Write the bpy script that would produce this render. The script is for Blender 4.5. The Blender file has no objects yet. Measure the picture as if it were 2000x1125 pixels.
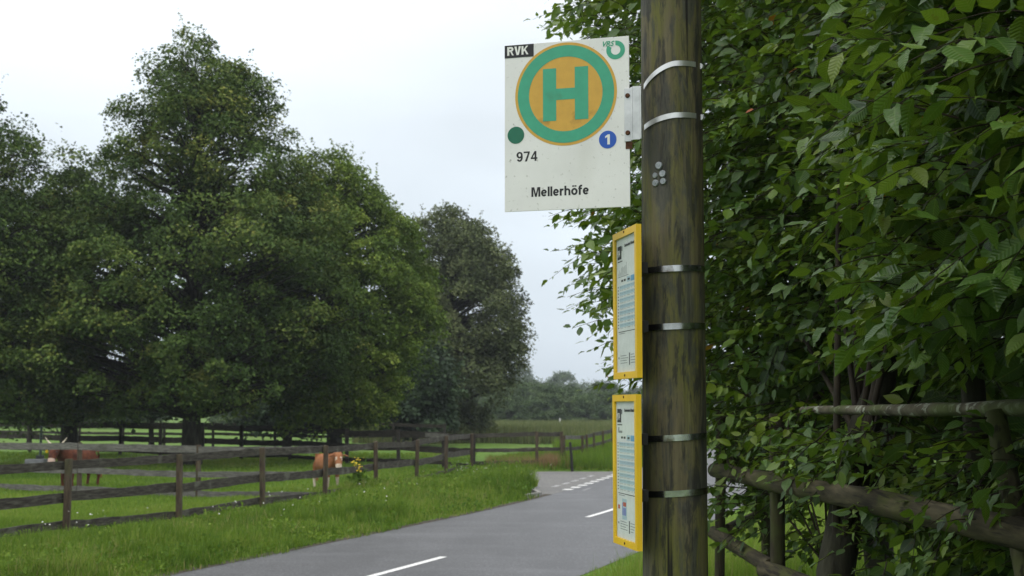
import bpy, math, random
import numpy as np
from mathutils import Vector, Matrix
random.seed(7); R = np.random.default_rng(7)
S = bpy.context.scene; COL = S.collection; PI = math.pi; rad = math.radians
# ------------------------------------------------------------------ camera
EYE = 2.05; F = 2600.0; PITCH = math.atan(234.5 / F)
cd = bpy.data.cameras.new('camera'); cam = bpy.data.objects.new('camera', cd); COL.objects.link(cam)
cd.sensor_width = 36; cd.lens = 36 * F / 2000; cd.clip_end = 3000; cd.clip_start = .05
cam.location = (0, 0, EYE); cam.rotation_euler = (PI / 2 + PITCH, 0, 0)
cd.dof.use_dof = True; cd.dof.focus_distance = 4.3; cd.dof.aperture_fstop = 8.5
S.camera = cam
# ------------------------------------------------------------------ world and light
SUN_EL, SUN_AZ = rad(58), rad(215)          # azimuth clockwise from +Y: behind the camera, to the left
w = bpy.data.worlds.new('World'); S.world = w; w.use_nodes = True
nt = w.node_tree; nt.nodes.clear()
def N(t, **k):
    n = nt.nodes.new(t)
    for a, b in k.items(): setattr(n, a, b)
    return n
out = N('ShaderNodeOutputWorld'); bg = N('ShaderNodeBackground'); sky = N('ShaderNodeTexSky')
sky.sky_type = 'NISHITA'; sky.sun_disc = False; sky.sun_elevation = SUN_EL; sky.sun_rotation = SUN_AZ
sky.dust_density = 4; sky.air_density = 1.2
bgs = N('ShaderNodeBackground'); bgs.inputs[1].default_value = .08
nt.links.new(sky.outputs[0], bgs.inputs[0])
tc = N('ShaderNodeTexCoord'); sp = N('ShaderNodeSeparateXYZ'); nt.links.new(tc.outputs['Generated'], sp.inputs[0])
cr = N('ShaderNodeValToRGB'); nt.links.new(sp.outputs['Z'], cr.inputs[0])
stops = [(0, (.334, .379, .416)), (.05, (.361, .405, .444)), (.14, (.394, .436, .474)), (.26, (.450, .486, .514)), (.5, (.70, .71, .72)), (1, (1.0, 1.0, 1.0))]
while len(cr.color_ramp.elements) < len(stops): cr.color_ramp.elements.new(.5)
for e, (p, c) in zip(cr.color_ramp.elements, stops): e.position = p; e.color = (*c, 1)
ns = N('ShaderNodeTexNoise'); ns.inputs['Scale'].default_value = 2.2; ns.inputs['Detail'].default_value = 5; ns.inputs['Roughness'].default_value = .45
mp = N('ShaderNodeMapping'); mp.inputs['Scale'].default_value = (1, 1, 2.6); mp.inputs['Location'].default_value = (.35, .2, .1)
nt.links.new(tc.outputs['Generated'], mp.inputs[0]); nt.links.new(mp.outputs[0], ns.inputs[0])
mr = N('ShaderNodeMapRange'); mr.inputs[1].default_value = .3; mr.inputs[2].default_value = .7; mr.inputs[3].default_value = .83; mr.inputs[4].default_value = 1.2
nt.links.new(ns.outputs[0], mr.inputs[0])
mul = N('ShaderNodeVectorMath', operation='SCALE'); nt.links.new(cr.outputs[0], mul.inputs[0]); nt.links.new(mr.outputs[0], mul.inputs['Scale'])
bg.inputs[1].default_value = 2.35; nt.links.new(mul.outputs[0], bg.inputs[0])
mx = N('ShaderNodeMixShader'); mx.inputs[0].default_value = .86
nt.links.new(bgs.outputs[0], mx.inputs[1]); nt.links.new(bg.outputs[0], mx.inputs[2]); nt.links.new(mx.outputs[0], out.inputs[0])
ld = bpy.data.lights.new('sun', 'SUN'); sun = bpy.data.objects.new('sun', ld); COL.objects.link(sun)
ld.energy = .75; ld.angle = rad(25); ld.color = (1, .97, .92)
sd = Vector((math.sin(SUN_AZ) * math.cos(SUN_EL), math.cos(SUN_AZ) * math.cos(SUN_EL), math.sin(SUN_EL)))
sun.rotation_euler = sd.to_track_quat('Z', 'Y').to_euler(); sun.location = (0, 0, 30)
S.view_settings.view_transform = 'Standard'; S.view_settings.look = 'None'; S.view_settings.exposure = 0; S.view_settings.gamma = 1
S.cycles.use_denoising = True; S.cycles.max_bounces = 8; S.cycles.transparent_max_bounces = 8
S.cycles.diffuse_bounces = 4; S.cycles.volume_bounces = 0; S.cycles.volume_step_rate = 4; S.cycles.sample_clamp_indirect = 4

# ------------------------------------------------------------------ helpers
cT, sT = math.cos(PITCH), math.sin(PITCH)
def ray(px, py):
    u = (px - 1000) / F; v = (562.5 - py) / F
    return Vector((u, cT - v * sT, sT + v * cT))
def G(px, py, z=0.0):                       # survey point on level ground
    d = ray(px, py); t = (z - EYE) / d.z; return Vector((d.x * t, d.y * t, z))
def P(px, py, Y):                           # survey point at distance Y
    d = ray(px, py); t = Y / d.y; return Vector((d.x * t, Y, EYE + d.z * t))
def tag(o, label=None, cat=None, group=None, kind=None):
    if label: o['label'] = label
    if cat: o['category'] = cat
    if group: o['group'] = group
    if kind: o['kind'] = kind
    return o
def empty(name, loc=(0, 0, 0), rot=(0, 0, 0)):
    o = bpy.data.objects.new(name, None); COL.objects.link(o); o.location = loc; o.rotation_euler = rot
    o.empty_display_size = .1; return o
def link(name, me, mat, parent=None, mats=None):
    o = bpy.data.objects.new(name, me); COL.objects.link(o)
    for m in (mats or [mat]): me.materials.append(m)
    if parent: o.parent = parent
    return o
def mesh_np(name, V, L, starts, smooth=False, attr=None):
    me = bpy.data.meshes.new(name); V = np.asarray(V, np.float32)
    me.vertices.add(len(V)); me.vertices.foreach_set('co', V.ravel())
    me.loops.add(len(L)); me.loops.foreach_set('vertex_index', np.asarray(L, np.int32))
    me.polygons.add(len(starts)); me.polygons.foreach_set('loop_start', np.asarray(starts, np.int32))
    me.update(calc_edges=True)
    if smooth: me.polygons.foreach_set('use_smooth', np.ones(len(starts), bool))
    if attr is not None:
        a = me.attributes.new('tint', 'FLOAT', 'POINT'); a.data.foreach_set('value', np.asarray(attr, np.float32))
    return me
class MB:
    def __init__(s): s.v = []; s.f = []; s.sm = []
    def add(s, vs, fs, smooth=False):
        b = len(s.v); s.v += [tuple(x) for x in vs]; s.f += [tuple(b + i for i in f) for f in fs]; s.sm += [smooth] * len(fs)
    def box(s, a, b):
        x0, y0, z0 = a; x1, y1, z1 = b
        s.add([(x0,y0,z0),(x1,y0,z0),(x1,y1,z0),(x0,y1,z0),(x0,y0,z1),(x1,y0,z1),(x1,y1,z1),(x0,y1,z1)],
              [(0,3,2,1),(4,5,6,7),(0,1,5,4),(1,2,6,5),(2,3,7,6),(3,0,4,7)])
    def tube(s, pts, rs, n=8, cap=True, rough=0, flat=1.0, upv=None):
        pts = [Vector(p) for p in pts]; rings = []; 
        for i, p in enumerate(pts):
            t = (pts[min(i + 1, len(pts) - 1)] - pts[max(i - 1, 0)]).normalized()
            a = Vector(upv) if upv else (Vector((0, 0, 1)) if abs(t.z) < .9 else Vector((1, 0, 0)))
            e1 = t.cross(a).normalized(); e2 = e1.cross(t)
            r = rs[i] if hasattr(rs, '__len__') else rs
            rings.append([p + (e1 * math.cos(2*PI*k/n) + e2 * math.sin(2*PI*k/n) * flat) * r * (1 + rough * random.uniform(-1, 1)) for k in range(n)])
        vs = [v for rg in rings for v in rg]; fs = []
        for i in range(len(pts) - 1):
            for k in range(n): fs.append((i*n+k, i*n+(k+1) % n, (i+1)*n+(k+1) % n, (i+1)*n+k))
        s.add(vs, fs, True)
        if cap: s.add(rings[0], [tuple(range(n))[::-1]]); s.add(rings[-1], [tuple(range(n))])
    def board(s, a, b, z0, z1, th, nrm, seg=8, jit=.012):   # fence board from a to b (ground points), heights z0..z1 above them
        a, b, nrm = Vector(a), Vector(b), Vector(nrm).normalized(); vs = []; fs = []
        sg = random.uniform(0, .012)
        for i in range(seg + 1):
            t = i / seg; c = a.lerp(b, t); dz = -sg * math.sin(PI * t)
            top = z1 + dz + random.uniform(-jit, jit); bot = z0 + dz + random.uniform(-jit, jit) * .6
            o = nrm * random.uniform(-.004, .004)
            for h, q in ((bot, 0), (top, 0), (top, 1), (bot, 1)):
                vs.append(c + o + nrm * (th * (q - .5)) + Vector((0, 0, h)))
        for i in range(seg):
            for k in range(4): fs.append((i*4+k, (i+1)*4+k, (i+1)*4+(k+1) % 4, i*4+(k+1) % 4))
        fs += [(0, 1, 2, 3), (seg*4+3, seg*4+2, seg*4+1, seg*4)]
        s.add(vs, fs)
    def prism(s, poly, y0, y1):             # polygon in (x,z), extruded along y
        n = len(poly); vs = [(p[0], y0, p[1]) for p in poly] + [(p[0], y1, p[1]) for p in poly]
        s.add(vs, [tuple(range(n)), tuple(range(2*n-1, n-1, -1))] + [(i, n+i, n+(i+1) % n, (i+1) % n) for i in range(n)])
    def disc(s, cx, cz, r, y0, y1, n=48, r_in=0, a0=0, a1=2*PI):
        full = abs(a1 - a0 - 2*PI) < 1e-6
        m = n if full else n + 1
        A = [a0 + (a1 - a0) * k / n for k in range(m)]
        o = [(cx + r*math.cos(a), cz + r*math.sin(a)) for a in A]
        if r_in == 0: s.prism(o, y0, y1); return
        i_ = [(cx + r_in*math.cos(a), cz + r_in*math.sin(a)) for a in A]
        vs = [(p[0], y, p[1]) for y in (y0, y1) for q in (o, i_) for p in q]; fs = []
        for k in range(m if full else m - 1):
            j = (k + 1) % m
            fs += [(k, j, m+j, m+k), (2*m+k, 3*m+k, 3*m+j, 2*m+j), (k, 2*m+k, 2*m+j, j), (m+k, m+j, 3*m+j, 3*m+k)]
        if not full: fs += [(0, m, 3*m, 2*m), (m-1, 3*m-1, 4*m-1, 2*m-1)]
        s.add(vs, fs)
    def build(s, name, mat, parent=None, bevel=0, mats=None):
        me = bpy.data.meshes.new(name); me.from_pydata([tuple(v) for v in s.v], [], s.f); 
        me.polygons.foreach_set('use_smooth', s.sm); me.update()
        o = link(name, me, mat, parent, mats)
        if bevel:
            b = o.modifiers.new('bevel', 'BEVEL'); b.width = bevel; b.segments = 2; b.limit_method = 'ANGLE'
        return o
def text_obj(name, body, size, mat, parent, x, y, z, bold=0, shear=0, align='LEFT', sx=1, ext=.0004):
    cu = bpy.data.curves.new(name + '_c', 'FONT'); cu.body = body; cu.size = size; cu.offset = bold; cu.shear = shear
    cu.extrude = ext; cu.align_x = align; cu.resolution_u = 4
    t = bpy.data.objects.new('tmp', cu); COL.objects.link(t)
    dg = bpy.context.evaluated_depsgraph_get(); me = bpy.data.meshes.new_from_object(t.evaluated_get(dg))
    bpy.data.objects.remove(t); bpy.data.curves.remove(cu)
    me.transform(Matrix.Translation((x, y, z)) @ Matrix.Rotation(PI/2, 4, 'X') @ Matrix.Diagonal((sx, 1, 1, 1)))
    me.materials.clear(); return link(name, me, mat, parent)

# own sans-serif lettering, drawn as strokes of the alphabet on the sign
def arc(cx_, cz_, rx_, rz_, a0, a1, n=14): return [(cx_ + rx_ * math.cos(rad(a0 + (a1 - a0) * k / n)), cz_ + rz_ * math.sin(rad(a0 + (a1 - a0) * k / n))) for k in range(n + 1)]
def bx4(x0, z0, x1, z1): return [(x0, z0), (x1, z0), (x1, z1), (x0, z1)]
def glyph(ch, w):
    h = w / 2; x = .73; P_ = []; Rb = []
    if ch == 'M': P_ = [[(0,0),(0,1),(w*1.45,1),(.42,.30),(.84-w*1.45,1),(.84,1),(.84,0),(.84-w,0),(.84-w,.76),(.42+w*.45,0),(.42-w*.45,0),(w,.76),(w,0)]]; A = .84
    elif ch == 'e': Rb = [arc(.28, x/2, .28-h, x/2-h, 8, 322, 26)]; P_ = [bx4(h, x/2-h*.8, .56-h*.6, x/2+h*.8)]; A = .56
    elif ch == 'l': P_ = [bx4(0, 0, w, 1)]; A = w
    elif ch == 'r': P_ = [bx4(0, 0, w, x)]; Rb = [arc(.36, .36, .30, x-h-.36, 175, 90, 8)]; A = .37
    elif ch == 'h': P_ = [bx4(0, 0, w, 1)]; Rb = [arc(.28, .42, .28-h, x-h-.42, 175, 0, 14) + [(.56-h, 0)]]; A = .56
    elif ch == 'ö': Rb = [arc(.30, x/2, .30-h, x/2-h, 0, 360, 30)]; P_ = [bx4(.10, .86, .10+w, 1.0), bx4(.50-w, .86, .50, 1.0)]; A = .60
    elif ch == 'f': Rb = [[(.36, .945-h*.2)] + arc(.30, .77, .30-.11-h*.2, .17, 90, 180, 6) + [(.11+h*.2, 0)]]; P_ = [bx4(0, x-w*.9, .35, x)]; A = .35
    elif ch == '9': Rb = [arc(.28, .67, .28-h, .33-h, 0, 360, 28), [(.56-h, .67)] + arc(.28, .40, .28-h, .40-h, 0, -150, 14)]; A = .56
    elif ch == '7': P_ = [[(0,1),(.55,1),(.55,.87),(.29,0),(.11,0),(.38,.85),(0,.85)]]; A = .55
    elif ch == '4': P_ = [bx4(.34, 0, .34+w, 1), bx4(0, .21, .60, .21+w*.95), [(0,.21+w*.5),(.12,.21+w*.5),(.42,.86),(.42,1),(.34,1)]]; A = .60
    elif ch == 'R': P_ = [bx4(0, 0, w, 1), [(.30,.46),(.46,.46),(.68,0),(.50,0)]]; Rb = [[(.02, 1-h)] + arc(.40, .72, .24-h+.0, .28-h, 90, -90, 12) + [(.02, .44+h)]]; A = .68
    elif ch == 'V': P_ = [[(0,1),(w*1.1,1),(.34,.24),(.68-w*1.1,1),(.68,1),(.34+w*.55,0),(.34-w*.55,0)]]; A = .68
    elif ch == 'K': P_ = [bx4(0, 0, w, 1), [(w*.9,.30),(w*.9,.54),(.48,1),(.69,1)], [(.26,.52),(.38,.66),(.72,0),(.52,0)]]; A = .72
    return P_, Rb, A
def lettering(name, body, x, z, size, mat, parent, y, w=.155, gap=.095, sx=1, slant=0):
    mb = MB(); cur = 0; lay = 0
    tr = lambda p: (x + (cur + p[0] + slant * p[1]) * size * sx, z + p[1] * size)
    for ch in body:
        P_, Rb, A = glyph(ch, w)
        for p in P_: lay += 1; yy = y - .00002 * (lay % 5); mb.prism([tr(q_) for q_ in p], yy - .0002, yy)
        for r_ in Rb:
            lay += 1; yy = y - .00002 * (lay % 5); closed = math.dist(r_[0], r_[-1]) < 1e-6; O = []; I = []; m_ = len(r_)
            for k in range(m_):
                a = r_[(k-1) % (m_-1)] if closed else r_[max(k-1, 0)]; b_ = r_[(k+1) % m_ if not closed else ((k+1) % (m_-1) if k < m_-1 else 1)] if (closed or k < m_-1) else r_[k]
                dx, dz = b_[0]-a[0], b_[1]-a[1]; q_ = math.hypot(dx, dz) or 1; nx_, nz_ = -dz/q_*w/2, dx/q_*w/2
                O.append(tr((r_[k][0]+nx_, r_[k][1]+nz_))); I.append(tr((r_[k][0]-nx_, r_[k][1]-nz_)))
            vs = [(p[0], yy - .0002, p[1]) for p in O + I] + [(p[0], yy, p[1]) for p in O + I]
            mb.add(vs, [f for k in range(m_-1) for f in ((k, k+1, m_+k+1, m_+k), (2*m_+k, 3*m_+k, 3*m_+k+1, 2*m_+k+1), (k, 2*m_+k, 2*m_+k+1, k+1), (m_+k, m_+k+1, 3*m_+k+1, 3*m_+k))])
        cur += A + gap
    return mb.build(name, mat, parent)
# ------------------------------------------------------------------ materials
def material(name):
    m = bpy.data.materials.new(name); m.use_nodes = True
    return m, m.node_tree, m.node_tree.nodes['Principled BSDF']
def noise_mat(name, cols, scale=8, stretch=(1, 1, 1), rough=.8, bump=.3, detail=6, metal=0, pos=None, spec=.3, bdist=.01, nrough=.6, coord='Object'):
    m, t, b = material(name); n = t.nodes; l = t.links
    tcn = n.new('ShaderNodeTexCoord'); mpn = n.new('ShaderNodeMapping'); mpn.inputs['Scale'].default_value = stretch
    l.new(tcn.outputs[coord], mpn.inputs[0])
    no = n.new('ShaderNodeTexNoise'); no.inputs['Scale'].default_value = scale; no.inputs['Detail'].default_value = detail; no.inputs['Roughness'].default_value = nrough
    l.new(mpn.outputs[0], no.inputs[0])
    r = n.new('ShaderNodeValToRGB'); l.new(no.outputs[0], r.inputs[0])
    k = len(cols); pos = pos or [.32 + .36 * i / max(1, k - 1) for i in range(k)]
    while len(r.color_ramp.elements) < k: r.color_ramp.elements.new(.5)
    for e, p, c in zip(r.color_ramp.elements, pos, cols): e.position = p; e.color = (*c, 1)
    l.new(r.outputs[0], b.inputs['Base Color']); b.inputs['Roughness'].default_value = rough; b.inputs['Metallic'].default_value = metal
    b.inputs['Specular IOR Level'].default_value = spec
    if bump:
        bp = n.new('ShaderNodeBump'); bp.inputs['Strength'].default_value = bump; bp.inputs['Distance'].default_value = bdist
        l.new(no.outputs[0], bp.inputs['Height']); l.new(bp.outputs[0], b.inputs['Normal'])
    return m
def overlay(m, col, scale, lo, hi, stretch=(1, 1, 1), coord='Object', detail=5, amount=1.0):
    t = m.node_tree; n = t.nodes; l = t.links; b = n['Principled BSDF']; old = b.inputs['Base Color']
    src = old.links[0].from_socket if old.links else None
    tcn = n.new('ShaderNodeTexCoord'); mpn = n.new('ShaderNodeMapping'); mpn.inputs['Scale'].default_value = stretch; l.new(tcn.outputs[coord], mpn.inputs[0])
    no = n.new('ShaderNodeTexNoise'); no.inputs['Scale'].default_value = scale; no.inputs['Detail'].default_value = detail; l.new(mpn.outputs[0], no.inputs[0])
    mrn = n.new('ShaderNodeMapRange'); mrn.inputs[1].default_value = lo; mrn.inputs[2].default_value = hi; mrn.inputs[4].default_value = amount; l.new(no.outputs[0], mrn.inputs[0])
    mxn = n.new('ShaderNodeMixRGB'); l.new(mrn.outputs[0], mxn.inputs[0]); mxn.inputs[2].default_value = (*col, 1)
    if src: l.new(src, mxn.inputs[1])
    else: mxn.inputs[1].default_value = old.default_value
    l.new(mxn.outputs[0], old); return m
def leaf_mat(name, cols, rough=.5, trans=.35, tcol=(.16, .24, .02), spec=.35, veins=False):
    m, t, b = material(name); n = t.nodes; l = t.links
    a = n.new('ShaderNodeAttribute'); a.attribute_name = 'tint'
    r = n.new('ShaderNodeValToRGB'); l.new(a.outputs['Fac'], r.inputs[0])
    while len(r.color_ramp.elements) < len(cols): r.color_ramp.elements.new(.5)
    for e, (p, c) in zip(r.color_ramp.elements, cols): e.position = p; e.color = (*c, 1)
    l.new(r.outputs[0], b.inputs['Base Color']); b.inputs['Roughness'].default_value = rough; b.inputs['Specular IOR Level'].default_value = spec
    if veins:
        av = n.new('ShaderNodeAttribute'); av.attribute_name = 'luv'; sx = n.new('ShaderNodeSeparateXYZ'); l.new(av.outputs['Vector'], sx.inputs[0])
        ab = n.new('ShaderNodeMath'); ab.operation = 'ABSOLUTE'; l.new(sx.outputs['Y'], ab.inputs[0])
        rb = n.new('ShaderNodeMapRange'); rb.inputs[1].default_value = .022; rb.inputs[2].default_value = .006; rb.inputs[4].default_value = .45; l.new(ab.outputs[0], rb.inputs[0])
        m1 = n.new('ShaderNodeMixRGB'); l.new(rb.outputs[0], m1.inputs[0]); l.new(r.outputs[0], m1.inputs[1]); m1.inputs[2].default_value = (.16, .24, .06, 1)
        oc = n.new('ShaderNodeTexCoord'); ns_ = n.new('ShaderNodeTexNoise'); ns_.inputs['Scale'].default_value = 32; ns_.inputs['Detail'].default_value = 3; l.new(oc.outputs['Object'], ns_.inputs[0])
        q1 = n.new('ShaderNodeMapRange'); q1.inputs[1].default_value = .66; q1.inputs[2].default_value = .74; q1.inputs[4].default_value = .7; l.new(ns_.outputs[0], q1.inputs[0])
        m2 = n.new('ShaderNodeMixRGB'); l.new(q1.outputs[0], m2.inputs[0]); l.new(m1.outputs[0], m2.inputs[1]); m2.inputs[2].default_value = (.10, .07, .015, 1)
        l.new(m2.outputs[0], b.inputs['Base Color'])
        v1 = n.new('ShaderNodeMath'); v1.operation = 'MULTIPLY_ADD'; l.new(ab.outputs[0], v1.inputs[0]); v1.inputs[1].default_value = -.7; l.new(sx.outputs['X'], v1.inputs[2])
        v2 = n.new('ShaderNodeMath'); v2.operation = 'MULTIPLY'; l.new(v1.outputs[0], v2.inputs[0]); v2.inputs[1].default_value = 62
        v3 = n.new('ShaderNodeMath'); v3.operation = 'SINE'; l.new(v2.outputs[0], v3.inputs[0])
        bp = n.new('ShaderNodeBump'); bp.inputs['Strength'].default_value = .5; bp.inputs['Distance'].default_value = .0012; l.new(v3.outputs[0], bp.inputs['Height']); l.new(bp.outputs[0], b.inputs['Normal'])
    tr = n.new('ShaderNodeBsdfTranslucent'); mc = n.new('ShaderNodeMixRGB'); mc.inputs[0].default_value = .6
    l.new(r.outputs[0], mc.inputs[1]); mc.inputs[2].default_value = (*tcol, 1); l.new(mc.outputs[0], tr.inputs[0])
    mxn = n.new('ShaderNodeMixShader'); mxn.inputs[0].default_value = trans
    l.new(b.outputs[0], mxn.inputs[1]); l.new(tr.outputs[0], mxn.inputs[2]); l.new(mxn.outputs[0], n['Material Output'].inputs[0])
    return m
def plain(name, c, rough=.5, metal=0, spec=.4): 
    return noise_mat(name, [tuple(x * .93 for x in c), tuple(min(1, x * 1.05) for x in c)], scale=30, rough=rough, metal=metal, bump=0, spec=spec)

M = {}
M['asphalt'] = overlay(overlay(noise_mat('asphalt', [(.012,.0124,.014),(.043,.0445,.048),(.120,.123,.129)], scale=36, detail=8, rough=.55, bump=.5, bdist=.006, spec=.5),
                (.030,.031,.034), 1.1, .44, .60, (1.0, .3, 1), amount=.62), (.10,.103,.11), .9, .5, .7, (.5, 1.6, 1), amount=.45)
M['asphalt'] = overlay(M['asphalt'], (.022,.022,.025), 15, .54, .62, amount=.45); M['asphalt'] = overlay(M['asphalt'], (.24,.24,.25), 28, .63, .70, amount=.6)
M['worn'] = overlay(noise_mat('worn_asphalt', [(.085,.085,.083),(.14,.138,.132),(.21,.205,.195)], scale=14, detail=9, rough=.85, bump=.5), (.12,.12,.12), 1.2, .5, .62)
M['paint'] = overlay(noise_mat('road_paint', [(.55,.55,.54),(.72,.72,.70)], scale=20, rough=.7, bump=.1), (.2,.2,.2), 25, .58, .72, amount=.7)
M['oldpaint'] = overlay(noise_mat('worn_road_paint', [(.3,.3,.3),(.45,.45,.44)], scale=30, rough=.8, bump=.1), (.15,.15,.155), 14, .45, .6, amount=.9)
M['kerb'] = noise_mat('kerb_stone', [(.16,.16,.15),(.28,.27,.25)], scale=9, rough=.9)
M['wood_pole'] = None
M['rail'] = overlay(noise_mat('weathered_board', [(.018,.015,.011),(.046,.041,.032),(.085,.08,.064)], scale=5, stretch=(1,1,7), rough=.9, bump=.5), (.15,.155,.12), 3.5, .56, .7, amount=.5)
M['rail_grey'] = overlay(noise_mat('grey_board', [(.065,.062,.056),(.115,.11,.10),(.17,.165,.15)], scale=5, stretch=(1,1,7), rough=.9, bump=.4), (.06,.06,.045), 3, .55, .7, amount=.6)
M['post'] = overlay(noise_mat('brown_post', [(.028,.021,.014),(.066,.047,.030),(.10,.078,.055)], scale=6, stretch=(3,3,.6), rough=.9, bump=.4), (.06,.07,.03), 4, .5, .65, amount=.5)
M['dark_rail'] = noise_mat('dark_board', [(.012,.010,.008),(.026,.022,.017),(.05,.044,.035)], scale=4, stretch=(1,1,5), rough=.9, bump=.3)
M['log'] = overlay(overlay(noise_mat('log_wood', [(.014,.012,.006),(.046,.039,.020),(.098,.084,.046)], scale=26, stretch=(1,.10,1), rough=.9, bump=.9, bdist=.006, detail=8), (.052,.062,.010), 3.2, .5, .6, amount=.7), (.010,.008,.005), 60, .56, .64, (1,.04,1), amount=.85)
M['lichen_log'] = overlay(overlay(noise_mat('lichen_log_wood', [(.035,.030,.018),(.085,.076,.050),(.15,.14,.105)], scale=8, rough=.95, bump=.7), (.30,.32,.26), 22, .56, .64, amount=.8), (.05,.075,.012), 4, .5, .66, amount=.7)
M['logpost'] = overlay(overlay(noise_mat('log_post_wood', [(.013,.011,.006),(.038,.031,.018),(.072,.062,.040)], scale=28, stretch=(1,1,.10), rough=.9, bump=.9, bdist=.006, detail=8), (.045,.058,.012), 4, .5, .62, amount=.65), (.010,.008,.005), 60, .56, .64, (1,1,.04), amount=.85)
M['bark'] = noise_mat('bark', [(.010,.010,.006),(.027,.026,.016),(.048,.047,.030)], scale=5, stretch=(2.5,2.5,.6), rough=.95, bump=.8, bdist=.03)
M['twig'] = noise_mat('twig_bark', [(.016,.012,.008),(.04,.03,.019)], scale=12, rough=.8, bump=0)
M['steel'] = overlay(noise_mat('steel', [(.60,.60,.59),(.80,.80,.79)], scale=14, stretch=(1,1,.3), rough=.35, metal=.85, bump=.08), (.20,.19,.17), 9, .55, .7, amount=.6)
M['steel_dark'] = overlay(noise_mat('dull_steel', [(.22,.22,.21),(.62,.62,.60)], scale=9, rough=.22, metal=1, bump=.05), (.08,.055,.03), 10, .54, .64, amount=.8)
M['alu'] = noise_mat('galvanised', [(.42,.43,.44),(.6,.61,.62)], scale=18, rough=.45, metal=.55, bump=.05)
M['rust'] = noise_mat('rust', [(.04,.018,.010),(.12,.05,.025)], scale=40, rough=.9)
M['white'] = overlay(overlay(noise_mat('white_enamel', [(.66,.655,.65),(.73,.725,.72)], scale=6, rough=.35, bump=0, spec=.45), (.25,.24,.21), 75, .62, .74, amount=.7), (.5,.49,.45), 4, .55, .78, (1.5,1,.4), amount=.35)
M['sign_yellow'] = overlay(plain('sign_yellow', (.56,.32,.05), .4), (.12,.07,.02), 9, .62, .74, amount=.8)
M['sign_green'] = overlay(plain('sign_green', (.045,.32,.20), .4), (.06,.12,.05), 7, .63, .76, amount=.6)
M['deep_green'] = plain('deep_green', (.008,.13,.075), .4)
M['blue'] = plain('sign_blue', (.015,.085,.42), .4)
M['black'] = plain('black_film', (.012,.012,.014), .4)
M['pure_white'] = plain('white_film', (.72,.72,.70), .45)
M['case_yellow'] = overlay(noise_mat('case_yellow', [(.66,.40,.006),(.74,.47,.012)], scale=10, rough=.35, bump=0, spec=.5), (.35,.22,.03), 60, .66, .74, amount=.5)
M['paper'] = plain('paper', (.70,.72,.73), .8)
M['band'] = plain('pale_blue_print', (.42,.55,.64), .8)
M['band2'] = plain('blue_print', (.16,.36,.60), .8)
M['ink'] = plain('ink', (.05,.05,.06), .8)
M['grey_ink'] = plain('grey_ink', (.25,.26,.28), .8)
M['red_ink'] = plain('red_ink', (.5,.10,.09), .8)
M['violet_ink'] = plain('violet_ink', (.22,.25,.55), .8)
m, t, b = material('glazing'); gl_ = t.nodes.new('ShaderNodeBsdfGlossy'); gl_.inputs['Roughness'].default_value = .04; tp_ = t.nodes.new('ShaderNodeBsdfTransparent'); tp_.inputs[0].default_value = (.97, .98, .97, 1)
mg_ = t.nodes.new('ShaderNodeMixShader'); mg_.inputs[0].default_value = .07; t.links.new(tp_.outputs[0], mg_.inputs[1]); t.links.new(gl_.outputs[0], mg_.inputs[2]); t.links.new(mg_.outputs[0], t.nodes['Material Output'].inputs[0]); M['glazing'] = m
M['stud'] = noise_mat('zinc_stud', [(.22,.24,.26),(.38,.40,.42)], scale=60, rough=.5, metal=.6, bump=.2)
M['hoof'] = plain('hoof', (.03,.025,.02), .6)
M['horn'] = noise_mat('horn', [(.45,.38,.28),(.62,.55,.43)], scale=8, rough=.5, bump=0)
M['coat_red'] = noise_mat('red_coat', [(.04,.011,.005),(.09,.024,.009),(.13,.038,.014)], scale=5, rough=.85, bump=.3)
M['coat_tan'] = noise_mat('tan_coat', [(.17,.062,.024),(.24,.095,.036),(.29,.13,.058)], scale=4, rough=.85, bump=.2)
M['pale_hair'] = noise_mat('pale_hair', [(.42,.34,.24),(.60,.52,.42)], scale=9, rough=.85, bump=.1)
M['nose_pink'] = plain('nose_pink', (.48,.34,.27), .5)
M['nose_dark'] = plain('nose_dark', (.03,.028,.03), .4)
M['tail_hair'] = noise_mat('tail_hair', [(.28,.14,.05),(.42,.24,.10)], scale=20, rough=.9, bump=0)
M['tag'] = plain('ear_tag_yellow', (.75,.5,.02), .5)
M['concrete'] = noise_mat('concrete', [(.12,.125,.13),(.19,.195,.2)], scale=6, rough=.9)
M['galv_pole'] = plain('pole_grey', (.16,.20,.20), .5, .3)
M['dark_post'] = plain('dark_post', (.015,.014,.014), .7)
# pole wood: brown-grey core, black weather stains and olive algae running down the grain
m, t, b = material('stained_pole_wood'); n = t.nodes; l = t.links
tcn = n.new('ShaderNodeTexCoord')
def chan(scale, stretch, detail, lo, hi, rgh=.6, dist=0):
    mpn = n.new('ShaderNodeMapping'); mpn.inputs['Scale'].default_value = stretch; l.new(tcn.outputs['Object'], mpn.inputs[0])
    no = n.new('ShaderNodeTexNoise'); no.inputs['Scale'].default_value = scale; no.inputs['Detail'].default_value = detail; no.inputs['Roughness'].default_value = rgh; no.inputs['Distortion'].default_value = dist
    l.new(mpn.outputs[0], no.inputs[0]); q = n.new('ShaderNodeMapRange'); q.inputs[1].default_value = lo; q.inputs[2].default_value = hi; l.new(no.outputs[0], q.inputs[0]); return q.outputs[0]
def mixc(fac, a, b_):
    x = n.new('ShaderNodeMixRGB'); l.new(fac, x.inputs[0])
    if isinstance(a, tuple): x.inputs[1].default_value = (*a, 1)
    else: l.new(a, x.inputs[1])
    x.inputs[2].default_value = (*b_, 1); return x.outputs[0]
grain = chan(70, (1, 1, .03), 7, .3, .7); c = mixc(grain, (.066,.056,.029), (.135,.115,.065))
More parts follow.
